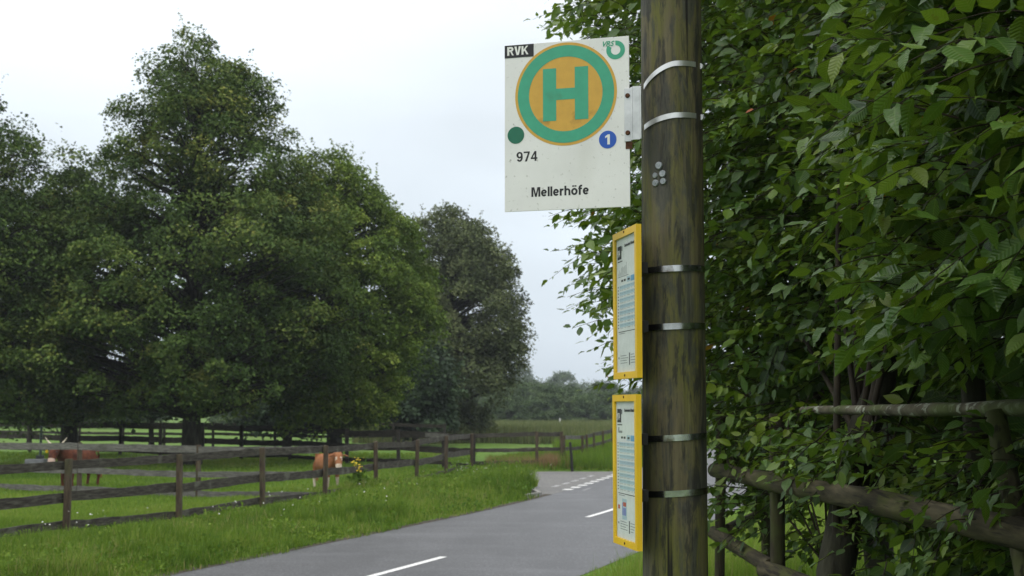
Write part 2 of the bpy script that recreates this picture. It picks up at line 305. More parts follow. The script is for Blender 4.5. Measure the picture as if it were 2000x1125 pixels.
def soft(x, k):
    q = n.new('ShaderNodeMath'); q.operation = 'MULTIPLY'; l.new(x, q.inputs[0]); q.inputs[1].default_value = k; return q.outputs[0]
c = mixc(soft(chan(13, (1, 1, .14), 7, .42, .62, .65, .2), .75), c, (.105,.108,.014))
c = mixc(soft(chan(15, (1, 1, .26), 8, .48, .57, .68, .5), .72), c, (.038,.041,.042))
c = mixc(soft(chan(30, (1, 1, .16), 8, .50, .58, .7, .3), .8), c, (.019,.019,.017))
c = mixc(soft(chan(26, (1, 1, .10), 8, .54, .62, .7, .3), .6), c, (.115,.095,.05))
c = mixc(soft(chan(5, (1, 1, .3), 4, .55, .72), .6), c, (.13,.125,.105))
crk = chan(24, (1, 1, .018), 2, .345, .385); inv = n.new('ShaderNodeMath'); inv.operation = 'SUBTRACT'; inv.inputs[0].default_value = 1; l.new(crk, inv.inputs[1])
c = mixc(inv.outputs[0], c, (.008,.007,.005)); l.new(c, b.inputs['Base Color']); b.inputs['Roughness'].default_value = .75; b.inputs['Specular IOR Level'].default_value = .35
bp = n.new('ShaderNodeBump'); bp.inputs['Strength'].default_value = .5; bp.inputs['Distance'].default_value = .004; ad = n.new('ShaderNodeMath'); ad.operation = 'ADD'
l.new(grain, ad.inputs[0]); l.new(crk, ad.inputs[1]); l.new(ad.outputs[0], bp.inputs['Height']); l.new(bp.outputs[0], b.inputs['Normal']); M['wood_pole'] = m
# ground: meadow green with drier and darker patches
M['ground'] = overlay(overlay(noise_mat('meadow', [(.05,.10,.016),(.09,.165,.026),(.13,.22,.038)], scale=3, detail=10, rough=.95, bump=.6, bdist=.05, spec=.1), (.10,.12,.035), .25, .5, .66, amount=.6), (.04,.075,.014), .7, .55, .7, amount=.6)
GRASS = [(0, (.035,.085,.012)), (.3, (.08,.150,.020)), (.6, (.145,.230,.034)), (.88, (.23,.30,.055)), (1, (.32,.27,.12))]
M['grass'] = leaf_mat('grass_blades', GRASS, .7, .35, (.17,.28,.015), .1)
M['straw'] = leaf_mat('dry_grass', [(0, (.16,.15,.05)), (.5, (.26,.18,.09)), (1, (.34,.22,.12))], .8, .25, (.3,.2,.08), .1)
M['straw2'] = leaf_mat('seeding_grass', [(0, (.07,.10,.03)), (.5, (.13,.16,.06)), (1, (.22,.22,.10))], .8, .2, (.15,.18,.06), .05)
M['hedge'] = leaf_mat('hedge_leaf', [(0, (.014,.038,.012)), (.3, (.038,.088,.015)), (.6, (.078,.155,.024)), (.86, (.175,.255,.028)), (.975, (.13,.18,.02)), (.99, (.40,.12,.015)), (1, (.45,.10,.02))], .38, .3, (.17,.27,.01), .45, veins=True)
M['linden'] = leaf_mat('linden_leaf', [(0, (.026,.050,.014)), (.5, (.075,.122,.028)), (.9, (.165,.20,.045)), (1, (.21,.215,.05))], .7, .08, (.10,.15,.012), .08)
M['lightleaf'] = leaf_mat('light_leaf', [(0, (.045,.082,.014)), (.5, (.12,.185,.030)), (1, (.22,.275,.050))], .7, .15, (.13,.19,.015), .08)
M['oliveleaf'] = leaf_mat('olive_leaf', [(0, (.045,.062,.026)), (.5, (.105,.130,.052)), (1, (.17,.19,.08))], .7, .12, (.10,.12,.03), .08)
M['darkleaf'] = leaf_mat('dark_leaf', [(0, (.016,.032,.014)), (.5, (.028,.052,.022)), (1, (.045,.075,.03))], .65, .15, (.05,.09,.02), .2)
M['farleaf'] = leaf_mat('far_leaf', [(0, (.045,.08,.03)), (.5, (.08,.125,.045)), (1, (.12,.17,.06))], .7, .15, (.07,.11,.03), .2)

# ------------------------------------------------------------------ the road's course and the lie of the land
RC = [(-60, -30), (-30, -19.2), (-10, -11.6), (0, -7.8), (8, -4.8), (16.5, -1.70), (19.2, -.72), (23.9, .95), (27.2, 2.06), (30.3, 2.98), (35.5, 4.3), (42, 5.8), (55, 9.2), (71, 13.3), (120, 30), (250, 80)]
ry = np.array([p[0] for p in RC], float); rx = np.array([p[1] for p in RC], float)
TY = np.linspace(-60, 250, 1241)
TX = np.interp(TY, ry, rx)
for _ in range(3): TX = np.convolve(np.pad(TX, 4, mode='reflect', reflect_type='odd'), np.ones(9) / 9, 'valid')
def cx(y): return np.interp(y, TY, TX)
HW = 2.53
def sstep(a, b, x): t_ = np.clip((x - a) / (b - a), 0, 1); return t_ * t_ * (3 - 2 * t_)
def hgt(x, y):
    x = np.asarray(x, float); y = np.asarray(y, float); side = x - (cx(y) + HW)
    h = .45 * sstep(.25, 3.4, side) * (1 - .6 * sstep(10, 26, y))
    left = (cx(y) - HW) - x
    h = h + .05 * sstep(.1, 1.0, left) * (1 - sstep(60, 90, y)) + .04 * np.sin(x * .9) * np.cos(y * .7) * sstep(1.5, 4, np.abs(left) ) * sstep(0, 1, left)
    return h
PAD = np.array([(.62, 31.2), (.2, 32.6), (-.1, 34), (-.1, 37), (.0, 41), (.3, 43.2), (1.6, 43.6), (4.3, 44.2), (4.3, 31)])
xs = np.unique(np.concatenate([np.linspace(-900, -40, 26), np.linspace(-40, -12, 40), np.linspace(-12, 14, 131), np.linspace(14, 60, 40), np.linspace(60, 900, 26)]))
ys = np.unique(np.concatenate([np.linspace(-300, -4, 20), np.linspace(-4, 50, 217), np.linspace(50, 120, 60), np.linspace(120, 1200, 30)]))
XX, YY = np.meshgrid(xs, ys); 
def in_pad(x, y):
    return (y > 31.4) & (y < 43.7) & (x > -.3) & (x < 4.5)
ZZ = hgt(XX, YY); ZZ[in_pad(XX, YY)] = 0
V = np.stack([XX, YY, ZZ], -1).reshape(-1, 3); nx = len(xs)
i, j = np.meshgrid(np.arange(len(ys) - 1), np.arange(nx - 1), indexing='ij'); q = (i * nx + j).ravel()
L = np.stack([q, q + 1, q + nx + 1, q + nx], 1).ravel()
tag(link('ground', mesh_np('ground', V, L, np.arange(0, len(L), 4), True), M['ground']), kind='structure')
def strip(name, ya, yb, off0, off1, z, mat, step=.5, kind='structure', parent=None):
    yy = np.arange(ya, yb + 1e-6, min(step, (yb - ya) / 2)); vs = []
    for y in yy:
        sl = (cx(y + .3) - cx(y - .3)) / .6; k = 1 / math.hypot(1, sl)
        nrm = np.array([k, -sl * k])
        for o in (off0, off1): vs.append((cx(y) + nrm[0] * o, y + nrm[1] * o, z))
    fs = [(2*a, 2*a+1, 2*a+3, 2*a+2) for a in range(len(yy) - 1)]
    mb = MB(); mb.add(vs, fs); o = mb.build(name, mat, parent)
    if kind: tag(o, kind=kind)
    return o
strip('road', -55, 240, -2.37, 2.37, .008, M['asphalt'])
mb = MB(); mb.add([(x, y, .004) for x, y in PAD], [tuple(range(len(PAD)))[::-1]]); tag(mb.build('side_road', M['worn']), kind='structure')
DASH_GROUP = 'white dashes along the middle of the road'
per = 9.05
for k, (ya, lab) in enumerate([(15.6, 'nearest white centre dash, low in the picture left of the pole'), (25.3, 'white centre dash beside the lower timetable case'), (34.6, 'third white centre dash hidden behind the pole')]):
    o = strip('centre_dash', ya, ya + 3.0, -.055, .055, .012, M['paint'], kind=None)
    o['kind'] = 'structure'
for k in range(11):
    ya = 33.0 + k * .93
    o = strip('edge_block', ya, ya + .46, -2.50, -2.26, .0125, M['paint'], step=.2, kind='structure')
strip('faded_line', 33.0, 34.3, -1.98, -1.92, .012, M['oldpaint'], kind='structure')
strip('faded_line', 38.6, 39.2, -1.98, -1.92, .012, M['oldpaint'], kind='structure')
for k in range(5):
    strip('worn_line', 34.2 + k * 1.3, 34.95 + k * 1.3, -3.06, -2.92, .010, M['oldpaint'], kind='structure')
M['soil'] = noise_mat('edge_soil', [(.018,.014,.009),(.045,.037,.025),(.08,.07,.05)], scale=12, rough=.95, bump=.6)
strip('soil_edge', 8, 31.6, -2.56, -2.36, .0115, M['soil'], step=.3)
mb = MB()                                   # kerb bit at the grass corner
kp = [(.33, 30.6), (.70, 31.5), (.60, 32.5), (.56, 33.6), (.55, 35)]
for a, b_ in zip(kp, kp[1:]):
    a3, b3 = Vector((*a, 0)), Vector((*b_, 0)); d = (b3 - a3); nn = Vector((-d.y, d.x, 0)).normalized() * .1
    q_ = [a3, b3, b3 + nn, a3 + nn]; mb.add([*q_, *[v + Vector((0, 0, .09)) for v in q_]], [(0,1,2,3)[::-1], (4,5,6,7), (0,1,5,4), (1,2,6,5), (2,3,7,6), (3,0,4,7)])
tag(mb.build('kerb', M['kerb']), kind='structure')

# ------------------------------------------------------------------ scatter helpers
def scatter(T, faces, O, A, B, C, sc):      # template T(k,3) placed at O with axes A,B,C scaled by sc
    T = np.asarray(T, np.float32); k = len(T); n_ = len(O)
    V = O[:, None, :] + (T[None, :, 0, None] * A[:, None, :] + T[None, :, 1, None] * B[:, None, :] + T[None, :, 2, None] * C[:, None, :]) * sc[:, None, None]
    loops = np.concatenate([np.array(f) for f in faces]); st = np.cumsum([0] + [len(f) for f in faces])[:-1]; nl = len(loops)
    Lp = (loops[None] + (np.arange(n_) * k)[:, None]).ravel(); Sp = (st[None] + (np.arange(n_) * nl)[:, None]).ravel()
    return V.reshape(-1, 3), Lp, Sp
def unit(a): return a / np.maximum(np.linalg.norm(a, axis=-1, keepdims=True), 1e-9)
def frame(A, Nn): A = unit(A); B = unit(np.cross(Nn, A)); C = np.cross(A, B); return A, B, C
_t = [.13, .31, .5, .69, .86]; _w = [.115, .235, .25, .20, .095]; _d = [-.004, -.01, -.028, -.055, -.09]
LEAF_T = [(0, 0, 0), (1, 0, -.13)] + [(t_, 0, d_) for t_, d_ in zip(_t, _d)] + [(t_ - .02, w_, d_ + .16 * w_ + .012 * (-1) ** k) for k, (t_, w_, d_) in enumerate(zip(_t, _w, _d))] + [(t_ - .02, -w_, d_ + .16 * w_ - .012 * (-1) ** k) for k, (t_, w_, d_) in enumerate(zip(_t, _w, _d))]
LEAF_F = [(0, 2, 7), (0, 12, 2)] + [f for k in range(4) for f in ((2+k, 3+k, 8+k, 7+k), (2+k, 12+k, 13+k, 3+k))] + [(6, 1, 11), (6, 16, 1)]
NLF = len(LEAF_T)
TUFT_T = [(0,0,0), (.5,.36,.1), (1,0,-.12), (.5,-.36,.1)]
TUFT_F = [(0,1,2), (0,2,3)]
class Cat:
    def __init__(s): s.V = []; s.L = []; s.S = []; s.A = []; s.nv = 0; s.nl = 0
    def add(s, V, L, St, att): s.V.append(V); s.L.append(L + s.nv); s.S.append(St + s.nl); s.A.append(att); s.nv += len(V); s.nl += len(L)
    def mesh(s, name, smooth=False): return mesh_np(name, np.concatenate(s.V), np.concatenate(s.L), np.concatenate(s.S), smooth, np.concatenate(s.A))
# ------------------------------------------------------------------ broad trees of the paddock
def tree(name, label, x, y, prof, leafm, nclump=260, per=170, leaf=.17, trunk=.3, clump=.8, th=None, zbase=0, lean=0, group=None, cat='tree', limbs=True, seed=1, flatten=.85, tufty=0):
    rg = np.random.default_rng(seed); rnd = random.Random(seed)
    pr = np.array(prof, float); z0, z1 = pr[:, 0].min(), pr[:, 0].max(); pr = pr[np.argsort(pr[:, 0])]
    root = empty(name, (x, y, 0)); tag(root, label, cat, group)
    # clumps of leaves inside an uneven envelope
    area = np.interp(np.linspace(z0, z1, 60), pr[:, 0], (pr[:, 1] + pr[:, 2]) / 2 + .4); cdf = np.cumsum(area ** 1.25); cdf /= cdf[-1]
    z = np.interp(rg.random(nclump), cdf, np.linspace(z0, z1, 60)); az = rg.random(nclump) * 2 * PI
    rl = np.interp(z, pr[:, 0], pr[:, 1]); rr = np.interp(z, pr[:, 0], pr[:, 2]); c_ = np.cos(az)
    rr_ = rr * (1 + c_) / 2 + rl * (1 - c_) / 2
    rho = (rr_ - clump * .12).clip(.05) * np.where(rg.random(nclump) < .72, rg.uniform(.78, 1.0, nclump), rg.uniform(.15, .8, nclump))
    rho *= 1 + .10 * np.sin(az * 5 + z * 1.7)
    C0 = np.stack([rho * np.cos(az), rho * np.sin(az), z], -1)
    nbgh = max(8, int(nclump / 13)); bi = rg.permutation(nclump)[:nbgh]; own = rg.integers(0, nbgh, nclump); bs = clump * 2.5 * rg.uniform(.65, 1.2, nbgh)
    od = rg.normal(size=(nclump, 3)); od[:, 2] = np.abs(od[:, 2]) * 1.1 - .35; od = unit(od) * rg.uniform(.55, 1, nclump)[:, None]
    hb = rg.random(nclump) < np.interp(z, [z0, z0 + .55 * (z1 - z0), z0 + .85 * (z1 - z0)], [.85, .74, .42]); cand = C0[bi][own] * [.9, .9, 1] + od * bs[own][:, None] * [1, 1, .9]; cand[:, 2] -= .28 * np.linalg.norm(od[:, :2], axis=1) * bs[own]
    zc_ = cand[:, 2].clip(z0, z1); lim = np.maximum(np.interp(zc_, pr[:, 0], pr[:, 1]) * (1 - cand[:, 0] / np.maximum(1e-3, np.hypot(cand[:, 0], cand[:, 1]))) / 2 + np.interp(zc_, pr[:, 0], pr[:, 2]) * (1 + cand[:, 0] / np.maximum(1e-3, np.hypot(cand[:, 0], cand[:, 1]))) / 2, .2)
    hb &= (np.hypot(cand[:, 0], cand[:, 1]) < lim * 1.02) & (cand[:, 2] < z1) & (cand[:, 2] > z0 - .2); C0 = np.where(hb[:, None], cand, C0); z = C0[:, 2]
    cat_ = Cat(); size = clump * rg.uniform(.5, 1.2, nclump)
    dr = rg.normal(size=(nclump, per, 3)); dr[..., 2] = np.where(rg.random((nclump, per)) < .7, np.abs(dr[..., 2]), dr[..., 2]); dr = unit(dr); dr *= (rg.random((nclump, per, 1)) ** .33)
    dr[..., 2] *= flatten
    out_ = unit(C0 * [1, 1, .0] + [0, 0, .05]); pos = C0[:, None, :] + dr * size[:, None, None]
    pos[..., 2] -= .25 * (np.linalg.norm(dr[..., :2], axis=-1) * size[:, None]) ** 2
    # sprigs that break the outline
    # upright shoots that break the outline
    nsh = int(nclump * .2); si = rg.integers(0, nclump, nsh); si = si[z[si] > z0 + (z1 - z0) * .35]
    for q_ in si:
        kk_ = rg.choice(per, 26, replace=False); tt_ = rg.random(26); ln_ = rg.uniform(.6, 1.7) * clump; dv = out_[q_] * rg.uniform(.1, .8) + [0, 0, 1]
        pos[q_, kk_] = C0[q_] + [0, 0, size[q_] * .25] + dv * (tt_ * ln_)[:, None] + rg.normal(0, .05, (26, 3)) * (1.3 - tt_)[:, None]
    pos = pos.reshape(-1, 3); n_ = len(pos); kp_ = rg.random(n_) > .44 * np.clip((pos[:, 2] - z0) / (z1 - z0), 0, 1)
    Nn = unit(rg.normal(size=(n_, 3)) * .75 + np.array([0, 0, 1.15]) + np.repeat(out_, per, 0) * .45)
    A = rg.normal(size=(n_, 3)) + np.repeat(out_, per, 0) * .6; A, B, Cc = frame(np.cross(np.cross(Nn, A), Nn) + 1e-4, Nn)
    sc = leaf * rg.uniform(.55, 1.35, n_)
    tint = np.clip(.45 + np.repeat(rg.normal(0, .15, nclump) + rg.normal(0, .16, nbgh)[own], per) + rg.normal(0, .14, n_), 0, 1)
    V, L_, S_ = scatter(TUFT_T, TUFT_F, pos[kp_], A[kp_], B[kp_], Cc[kp_], sc[kp_]); cat_.add(V, L_, S_, np.repeat(tint[kp_], 4))
    link('crown', cat_.mesh('crown'), leafm, root)
    # trunk and limbs
    mb = MB(); H_ = z1 * .86; pts = []; rs = []
    for i_ in range(9):
        t_ = i_ / 8; pts.append((lean * t_ + rnd.uniform(-.06, .06) * (i_ > 1), rnd.uniform(-.06, .06) * (i_ > 1), t_ * H_ - .1 * (i_ == 0))); rs.append(trunk * (1.25 if i_ == 0 else 1) * (1 - t_) ** .75 + .03)
    mb.tube(pts, rs, 12, rough=.06)
    tk = mb.build('trunk', M['bark'], root)
    if limbs:
        mb = MB(); pick = rg.permutation(nclump)[:int(nclump * .4)]
        for c in pick:
            e = Vector(C0[c]); zs = max(min(e.z - .35 * math.hypot(e.x, e.y), H_ * .95), H_ * .13); s_ = Vector((lean * zs / H_, 0, zs))
            mid = s_.lerp(e, .5) + Vector((rnd.uniform(-.2, .2), rnd.uniform(-.2, .2), rnd.uniform(-.1, .35)))
            r0 = trunk * .26 * (1 - zs / H_) ** .5 + .03; mb.tube([s_, mid, e], [r0, r0 * .6, .012], 5, cap=False)
        mb.build('limb', M['bark'], root)
    return root
def zz(py, D): return EYE + (797 - py) / F * D
def prof(D, axis, rows): s_ = D / F; return [(zz(py, D), (axis - l_) * s_, (r_ - axis) * s_) for py, l_, r_ in rows]
def gx(px, D): return (px - 1000) / F * D
D = 46.5
tree('linden_tree', 'tallest broad dark green tree with thick trunk standing in the paddock', gx(378, D), D,
     prof(D, 378, [(55, 345, 365), (85, 295, 405), (110, 255, 445), (160, 240, 510), (205, 235, 575), (255, 195, 560), (300, 182, 585), (400, 150, 640), (500, 90, 690), (600, 45, 700), (700, 35, 690), (755, 60, 660), (798, 150, 600)]),
     M['linden'], nclump=1250, per=230, leaf=.118, trunk=.31, clump=.66, seed=3, group='paddock trees')
D = 50.5
tree('broadleaf_tree', 'rounded lighter green tree right of the tallest tree', gx(655, D), D,
     prof(D, 655, [(300, 600, 650), (325, 560, 690), (365, 540, 715), (410, 510, 755), (455, 500, 800), (530, 470, 842), (600, 460, 862), (690, 460, 835), (760, 480, 795), (825, 520, 740)]),
     M['lightleaf'], nclump=950, per=220, leaf=.12, trunk=.26, clump=.64, seed=5, group='paddock trees')
D = 45
tree('broadleaf_tree', 'dark tree cut by the left edge of the picture', gx(-60, D), D,
     prof(D, -60, [(170, -90, -40), (230, -170, 0), (275, -230, 75), (325, -280, 112), (400, -330, 140), (520, -350, 160), (650, -350, 165), (760, -330, 150), (820, -290, 120)]),
     M['linden'], nclump=900, per=220, leaf=.12, trunk=.28, clump=.68, seed=8, group='paddock trees')
D = 56
tree('broadleaf_tree', 'lower tree filling the dip left of the tallest tree', gx(140, D), D,
     prof(D, 140, [(300, 125, 160), (340, 100, 215), (420, 60, 260), (560, 20, 300), (700, 10, 300), (780, 30, 280), (815, 60, 240)]),
     M['linden'], nclump=480, per=190, leaf=.15, trunk=.33, clump=.75, seed=11, group='paddock trees')
D = 78
tree('broadleaf_tree', 'greyish olive tree rising beyond the light green one', gx(885, D), D,
     prof(D, 885, [(412, 840, 870), (428, 795, 925), (470, 780, 968), (530, 772, 1006), (600, 772, 1022), (700, 775, 1024), (760, 790, 1000), (800, 810, 970), (835, 830, 950)]),
     M['oliveleaf'], nclump=760, per=200, leaf=.17, trunk=.35, clump=.85, seed=14, group='paddock trees')
D = 70
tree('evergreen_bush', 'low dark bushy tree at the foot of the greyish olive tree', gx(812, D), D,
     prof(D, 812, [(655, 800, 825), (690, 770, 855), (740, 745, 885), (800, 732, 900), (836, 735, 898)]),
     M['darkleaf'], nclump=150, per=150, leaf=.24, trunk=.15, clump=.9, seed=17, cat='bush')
# dark understorey behind the trees
D = 66
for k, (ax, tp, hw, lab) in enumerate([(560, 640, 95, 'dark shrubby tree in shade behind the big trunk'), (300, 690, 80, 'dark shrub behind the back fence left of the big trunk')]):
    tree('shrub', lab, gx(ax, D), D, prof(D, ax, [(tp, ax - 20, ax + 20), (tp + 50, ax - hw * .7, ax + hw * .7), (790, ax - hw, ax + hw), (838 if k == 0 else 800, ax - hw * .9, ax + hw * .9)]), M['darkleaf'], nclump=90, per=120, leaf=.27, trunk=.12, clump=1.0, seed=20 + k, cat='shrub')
# far hazy trees, three kinds copied with their parts
FAR = []
for k, pr_ in enumerate([[(9.2, .5, .6), (7.5, 2.5, 2.2), (5, 4.5, 4), (2, 5, 5), (.4, 4, 4)], [(8.0, .8, .5), (6.8, 3, 3.2), (4.5, 5.5, 5), (2, 6, 6), (.4, 5, 5)], [(10.5, .5, .5), (9, 1.6, 1.6), (6, 3.4, 3.2), (3, 4, 4), (.4, 3.4, 3.4)]]):
    FAR.append((pr_, 40 + k))
protos = []
far_spots = [(935, 166, 1.0, 1), (985, 162, 1.1, 1), (1040, 176, 1.0, 0), (1082, 166, .95, 2), (1125, 190, 1.1, 1), (1175, 184, .9, 0), (955, 158, 1.05, 0), (1015, 170, 1.3, 2), (1062, 185, 1.10, 1), (1100, 172, 1.2, 0), (1150, 200, 1.15, 1), (1200, 190, .85, 2), (1250, 180, .95, 1),
             (905, 165, 1.05, 1), (840, 150, .95, 0), (760, 160, 1.0, 1), (690, 155, .95, 2), (600, 165, .9, 1), (500, 150, .85, 0), (420, 160, .9, 1), (330, 150, .85, 2), (250, 158, .9, 0), (170, 150, .9, 1), (90, 155, 1.0, 0), (20, 150, .95, 2), (-60, 160, 1.0, 1), (1420, 150, 1.2, 0), (1520, 160, 1.2, 1)]
far_names_old = {0: 'first hazy tree right of the greyish olive tree, in the distance', 1: 'pointed hazy tree top between the olive tree and the timetable cases', 2: 'rounded hazy tree in the middle of the far tree line', 3: 'feathery hazy tree left of the timetable cases in the far tree line', 4: 'palest and farthest tree directly left of the gap between timetable cases', 7: 'hazy tree peeping out under the greyish olive tree'}
for k, (px, D, s_, kd) in enumerate(far_spots):
    D *= 2.2; s_ *= 1.12
    far_names = {k_ + 6: v_ for k_, v_ in far_names_old.items()}
    lab = far_names.get(k, 'distant hazy tree glimpsed under the crowns of the paddock trees'); gp = 'far trees in the haze'
    if kd not in [p[0] for p in protos]:
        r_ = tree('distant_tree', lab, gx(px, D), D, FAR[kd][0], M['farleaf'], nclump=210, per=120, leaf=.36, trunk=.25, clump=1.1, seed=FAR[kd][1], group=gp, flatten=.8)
        protos.append((kd, r_)); r_.scale = (s_, s_, s_)
    else:
        src = dict(protos)[kd]; r_ = src.copy(); COL.objects.link(r_); r_.location = (gx(px, D), D, 0); r_.scale = (s_, s_, s_); r_.rotation_euler = (0, 0, k * 1.3)
        r_['label'] = lab
        for ch in list(src.children): c = ch.copy(); COL.objects.link(c); c.parent = r_

for k, (px, D, s_, kd) in enumerate([(948, 150, .42, 1), (990, 142, .36, 0), (1030, 160, .50, 1), (1068, 150, .40, 0), (1105, 165, .46, 1), (1140, 150, .34, 1), (1178, 158, .44, 0), (1212, 150, .38, 1), (735, 140, .40, 1), (690, 150, .42, 0), (255, 135, .40, 1), (215, 145, .42, 0), (70, 140, .42, 1), (20, 150, .46, 0), (470, 140, .4, 1), (560, 146, .42, 0)]):
    src = dict(protos)[kd]; r_ = src.copy(); COL.objects.link(r_); r_.location = (gx(px, D), D, 0); r_.scale = (s_ * 1.4, s_ * 1.4, s_ * 1.3); r_.rotation_euler = (0, 0, k * 2.1 + 1); r_['category'] = 'bush'; r_['group'] = 'bushes in front of the far trees'
    r_['label'] = 'rounded green bush in the row before the hazy far trees'; r_.name = 'bush'
    for ch in list(src.children): c = ch.copy(); COL.objects.link(c); c.parent = r_
# ------------------------------------------------------------------ fences
def fence_pts(lst): return [Vector((gx(px, D), D, 0)) for px, D in lst]
def fence(name, label, pts, hs, rails, postw, pm, rm, rail_side=1, th=.03, post_over=.02, skip_posts=(), light=(), jit=.012):
    root = empty(name, pts[0]); tag(root, label, 'fence'); o0 = pts[0]
    for i_, p in enumerate(pts):
        if i_ in skip_posts: continue
        g = float(hgt(p.x, p.y)); mb = MB(); q_ = p - o0; h = hs[i_] + post_over; a = random.uniform(-.02, .02); b_ = random.uniform(-.015, .015)
        w_ = postw / 2; vs = []
        for k, z in enumerate((g - .12 - 0, g + h * .5, g + h)):
            for sx, sy in ((-1, -1), (1, -1), (1, 1), (-1, 1)): vs.append((q_.x + sx * w_ * random.uniform(.92, 1.05) + a * z, q_.y + sy * w_ + b_ * z, z + (random.uniform(-.012, .012) if k == 2 else 0)))
        fs = [(3,2,1,0), (8,9,10,11)] + [(r*4+k, r*4+(k+1) % 4, r*4+4+(k+1) % 4, r*4+4+k) for r in (0, 1) for k in range(4)]
        mb.add(vs, fs); mb.build('post', pm, root, bevel=.006)
    for i_ in range(len(pts) - 1):
        a, b_ = pts[i_], pts[i_+1]; d = (b_ - a).normalized(); nn = Vector((-d.y, d.x, 0)) * rail_side
        for ri, (z0, z1) in enumerate(rails):
            f0 = hs[i_] / hs[0]
            mb = MB(); off = nn * (postw / 2 + th / 2 + .003); wob = random.uniform(-.02, .02); wob2 = random.uniform(-.02, .02); ex = d * .03
            ga = Vector((0, 0, float(hgt(a.x, a.y)) + wob)); gb = Vector((0, 0, float(hgt(b_.x, b_.y)) + wob2))
            mb.board(a - o0 + off + ga + ex * .4, b_ - o0 + off + gb - ex * .4, z0 * f0, z1 * f0, th, nn, 10, jit)
            mat = rm; lab = None
            if (i_, ri) in light: mat = M['rail_grey']; lab = 'paler grey replacement board'
            o = mb.build('rail', mat, root)
            if lab: o['label'] = lab
    return root
main = fence_pts([(-480, 16.0), (-160, 18.7), (140, 21.4), (357, 24.0), (518, 26.5), (638, 29.3), (737, 32.3), (815, 35.4), (872, 38.8), (922, 43.8)])
fence('paddock_fence', 'dark three-board fence with brown posts along the grass verge', main, [1.17] * 10, [(.07, .20), (.51, .67), (1.03, 1.17)], .10, M['post'], M['rail'], 1)
inner = fence_pts([(-180, 35.5), (0, 33.2), (163, 31.5), (393, 29.8), (628, 29.6)])
fence('inner_fence', 'weathered pale grey board fence crossing the paddock behind the verge fence', inner, [1.16] * 5, [(.04, .17), (.47, .60), (1.01, 1.17)], .10, M['post'], M['rail_grey'], -1, skip_posts=(4,))
back = fence_pts([(925, 44.3), (868, 45.5), (780, 47), (680, 48.5), (570, 50.5), (475, 52), (400, 53.5), (318, 55), (240, 57), (150, 58.5), (65, 60), (-30, 62), (-140, 64)])
fence('back_fence', 'almost black board fence along the far side of the paddock in front of trees', back, [1.18, 1.2, 1.23, 1.27, 1.3, 1.33, 1.36, 1.38, 1.4, 1.42, 1.43, 1.44, 1.45], [(.10, .22), (.50, .70), (.98, 1.18)], .13, M['dark_rail'], M['dark_rail'], -1)
mb = MB(); pa_, pb_ = P(831, 848, 46.1), P(876, 849, 45.2); mb.board(Vector((pa_.x, pa_.y - .12, 1.07)), Vector((pb_.x, pb_.y - .12, 1.05)), 0, .14, .03, (0, -1, 0)); o = mb.build('mending_board', M['rail_grey'], [q_ for q_ in bpy.data.objects if q_.name == 'back_fence'][0]); o.location = -back[0]
back2 = fence_pts([(870, 62), (770, 63), (660, 64), (540, 66), (420, 68), (325, 70), (245, 72), (160, 74), (60, 76), (-60, 79)])
fence('field_fence', 'thin second fence just beyond the almost black back fence', back2, [1.25] * 10, [(.6, .74), (1.1, 1.25)], .12, M['dark_rail'], M['dark_rail'], -1)
side = fence_pts([(926, 44.3), (1048, 44.5), (1095, 44.8)])
fence('corner_fence', 'short frontal run of brown fence beyond the lay-by and tall grass', side, [1.18] * 3, [(.16, .27), (.56, .68), (1.04, 1.18)], .10, M['post'], M['rail'], 1)
road = fence_pts([(1100, 45.2), (1136, 47), (1146, 49), (1160, 51), (1176, 54), (1196, 58), (1225, 63), (1260, 70)])
fence('roadside_fence', 'small fence running away along the road behind tall grass', road, [1.05, 1.03, 1.03, 1.05, 1.07, 1.1, 1.12, 1.15], [(.55, .66), (.92, 1.05)], .09, M['post'], M['rail'], 1, light=((0, 1),))
# ------------------------------------------------------------------ small things in the fields
D = 50; r_ = empty('metal_pole', (gx(85, D), D, 0)); tag(r_, 'thin grey metal pole standing by the back fence left of the horned cow', 'pole')
mb = MB(); mb.tube([(0, 0, -.1), (.02, 0, 1.5), (.08, 0, 3.2)], .05, 8); mb.build('shaft', M['galv_pole'], r_)
mb = MB(); mb.box((-.12, -.12, 0), (.12, .12, .3)); mb.build('base', M['concrete'], r_, bevel=.02)
D = 42; r_ = empty('stone_block', (gx(78, D), D, 0)); tag(r_, 'pale grey drinking trough on the grass behind the horned cow', 'trough')
mb = MB(); mb.box((-.30, -.2, .22), (.30, .2, .46)); mb.build('basin', M['concrete'], r_, bevel=.03)
for sx in (-.18, .18): mb = MB(); mb.box((sx - .08, -.16, -.02), (sx + .08, .16, .22)); mb.build('foot', M['concrete'], r_, bevel=.01)
D = 43.5; mb = MB(); mb.tube([(0, 0, -.1), (-.03, 0, .5), (-.07, 0, .95)], [.045, .045, .04], 8); o = mb.build('marker_post', M['dark_post']); o.location = (gx(1117, D), D, .0)
tag(o, 'short leaning black post in the tall grass by the lay-by', 'post')
D = 120; mb = MB(); mb.box((-3.2, -.05, -0.35 + .6), (3.2, .05, .42)); mb.box((-3.1, -.06, 0), (-2.95, .06, .6)); mb.box((2.95, -.06, 0), (3.1, .06, .6)); mb.box((-3.2, -.04, .32), (3.2, .04, .36))
o = mb.build('white_barrier', M['pure_white']); o.location = (gx(1122, D), D, -.25); tag(o, 'low white barrier far away in front of the hazy trees', 'barrier')
D = 118; mb = MB(); mb.tube([(0, 0, -.1), (0, 0, 1.15)], .06, 8); o = mb.build('white_post', M['pure_white']); o.location = (gx(1093, D), D, 0); tag(o, 'thin white post far away before the hazy tree line', 'post')

